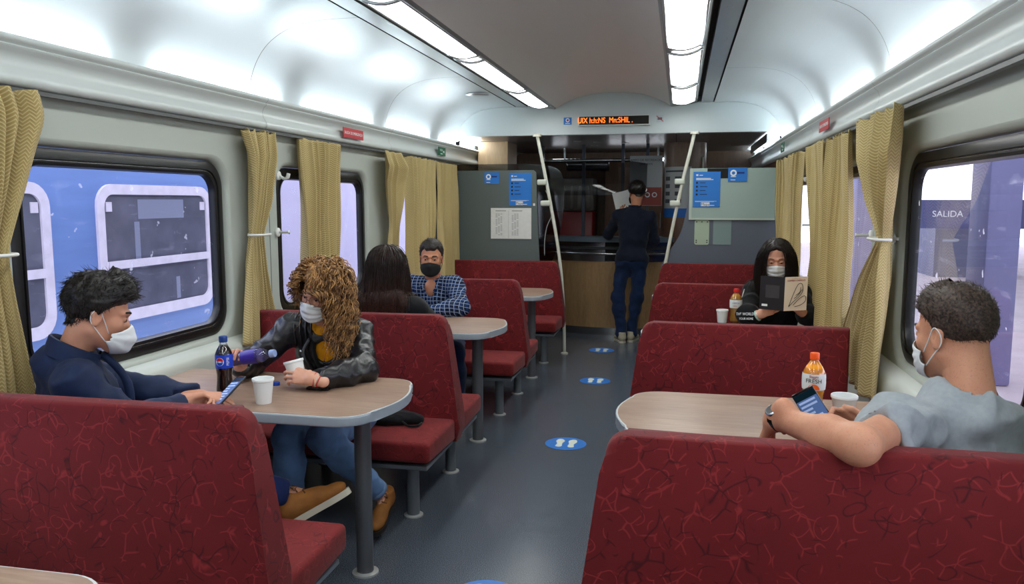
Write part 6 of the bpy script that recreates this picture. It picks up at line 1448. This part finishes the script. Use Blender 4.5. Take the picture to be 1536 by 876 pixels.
# open book
bk = empty('open_book', (1.325,5.070,.880)); up = V3(.02,.06,.99); up = unit(up)
M_covk = mat('cover_black', (26,20,22), .45); M_covb = mat('cover_beige', (248,232,214), .5); M_page = mat('page_edge', (222,216,196), .8, var=.08, vscale=200)
for sx, mc, nm in ((-1, M_covk, 'back_cover'), (1, M_covb, 'front_cover')):
    side = unit(V3(sx*.93, .34, .02)); n_ = np.cross(side, up)*(-sx); n_ = n_ if n_[1] > 0 else -n_
    Mb = Matrix((Vector(side), Vector(up), Vector(n_))).transposed().to_4x4(); Mb.translation = Vector((0,0,0))
    bm = bmesh.new(); box(bm, 0, .150, -.005, .205, 0, .002); bmesh.ops.transform(bm, matrix=Mb, verts=bm.verts); cv = bm_obj(nm, bm, mc, bk)
    bm = bmesh.new(); box(bm, .002, .145, 0, .200, .0021, .012); bmesh.ops.transform(bm, matrix=Mb, verts=bm.verts); bm_obj('page_block', bm, M_page, bk)
    P = lambda x, y: Vector(side*x+up*y-n_*.0012)
    if sx > 0:
        Mt = Mb.copy(); Mt.translation = P(.075, .178)
        nrm = Vector(-n_); Mt = basis(Vector(side), Vector(up), P(.075, .182)); text_mesh('title', 'CAMBIO CARELLO', .014, Mt, mat('title_red', (160,36,32), .5), cv); text_mesh('title', '-- ------- ----', .012, basis(Vector(side), Vector(up), P(.075, .196)), MATS['title_red'], cv)
        for ow in ([(.030,.02),(.055,.09),(.085,.155),(.112,.160),(.120,.12),(.100,.085),(.065,.055),(.030,.02)], [(.060,.03),(.10,.07),(.135,.085),(.140,.055),(.11,.03),(.07,.02)], [(.075,.09),(.10,.11),(.105,.14)], [(.065,.07),(.09,.09),(.115,.125)]):
            tube_obj('butterfly_line', smooth_pts([P(a, b) for a, b in ow], 4), .0016, M_text_k, cv, 5)
    else:
        bm = bmesh.new(); vs = [bm.verts.new(P(a, b)) for a, b in ((.03,.07),(.115,.07),(.115,.15),(.03,.15))]; bm.faces.new(vs); bm_obj('blurb_panel', bm, mat('cover_grey', (58,54,56), .5), cv)
        bm = bmesh.new(); vs = [bm.verts.new(P(a, b)) for a, b in ((.10,.016),(.135,.016),(.135,.030),(.10,.030))]; bm.faces.new(vs); bm_obj('barcode_patch', bm, M_text_w, cv)
tag(bk, 'open paperback with a black back and a beige butterfly front, held up by the reader', 'book')
# sheet held at the bar
o = empty('paper_sheet', (.055,9.03,1.53)); vs = []; 
for i in range(7):
    for j in range(7): u, v = i/6, j/6; vs.append(((u-.5)*.21, .02*math.sin(u*3)-.10*v*v*.3, (v-.5)*.27))
mesh_obj('sheet', vs, [(i*7+j, (i+1)*7+j, (i+1)*7+j+1, i*7+j+1) for i in range(6) for j in range(6)], M_paper, o, smooth=True); o.rotation_euler = (R(-12), R(-14), 0); tag(o, 'white sheet of paper held up by the person at the bar', 'paper')
# bags and small things
F = Field(); F.ell((-.74,3.72,.450), (.12,.09,.030), None, .03); F.ell((-.62,3.73,.445), (.05,.04,.024), None, .03); V_n, Q_n = F.mesh(.006)
o = cloth('shoulder_bag', F, .006, M_black, None, .008, 12); tag(o, 'black shoulder bag lying on the seat beside the curly haired person', 'bag')
tube_obj('strap', smooth_pts([(-.66,3.66,.450),(-.615,3.63,.436),(-.575,3.65,.434),(-.57,3.70,.434)], 5), .006, M_black, o, 8)
o = box_obj('phone_case', (-.835,-.735,2.985,3.035,TT,.774), M_blackplast, bev=.004); tag(o, 'flat black phone under the wrist of the curly haired person', 'phone')
bm = bmesh.new(); lathe(bm, [(0,0),(.016,0),(.016,.012),(.014,.014),(0,.014)], 20, Matrix.Translation((-1.0,3.04,TT)), cap=False); o = bm_obj('bottle_cap', bm, mat('cap_blue2', (30,70,170), .4), angle=40); tag(o, 'small blue bottle cap lying behind the standing foam cup', 'bottle cap')
F = Field(); F.ell((.86,5.44,.425+.05), (.11,.09,.05), None, .03); o = cloth('handbag', F, .008, M_black, None, .006, 12); tag(o, 'black handbag on the seat near the amber drink table', 'bag')
tube_obj('handle', smooth_pts([(.80,5.44,.51),(.82,5.42,.60),(.89,5.42,.60),(.92,5.44,.51)], 5), .006, M_black, o, 8)
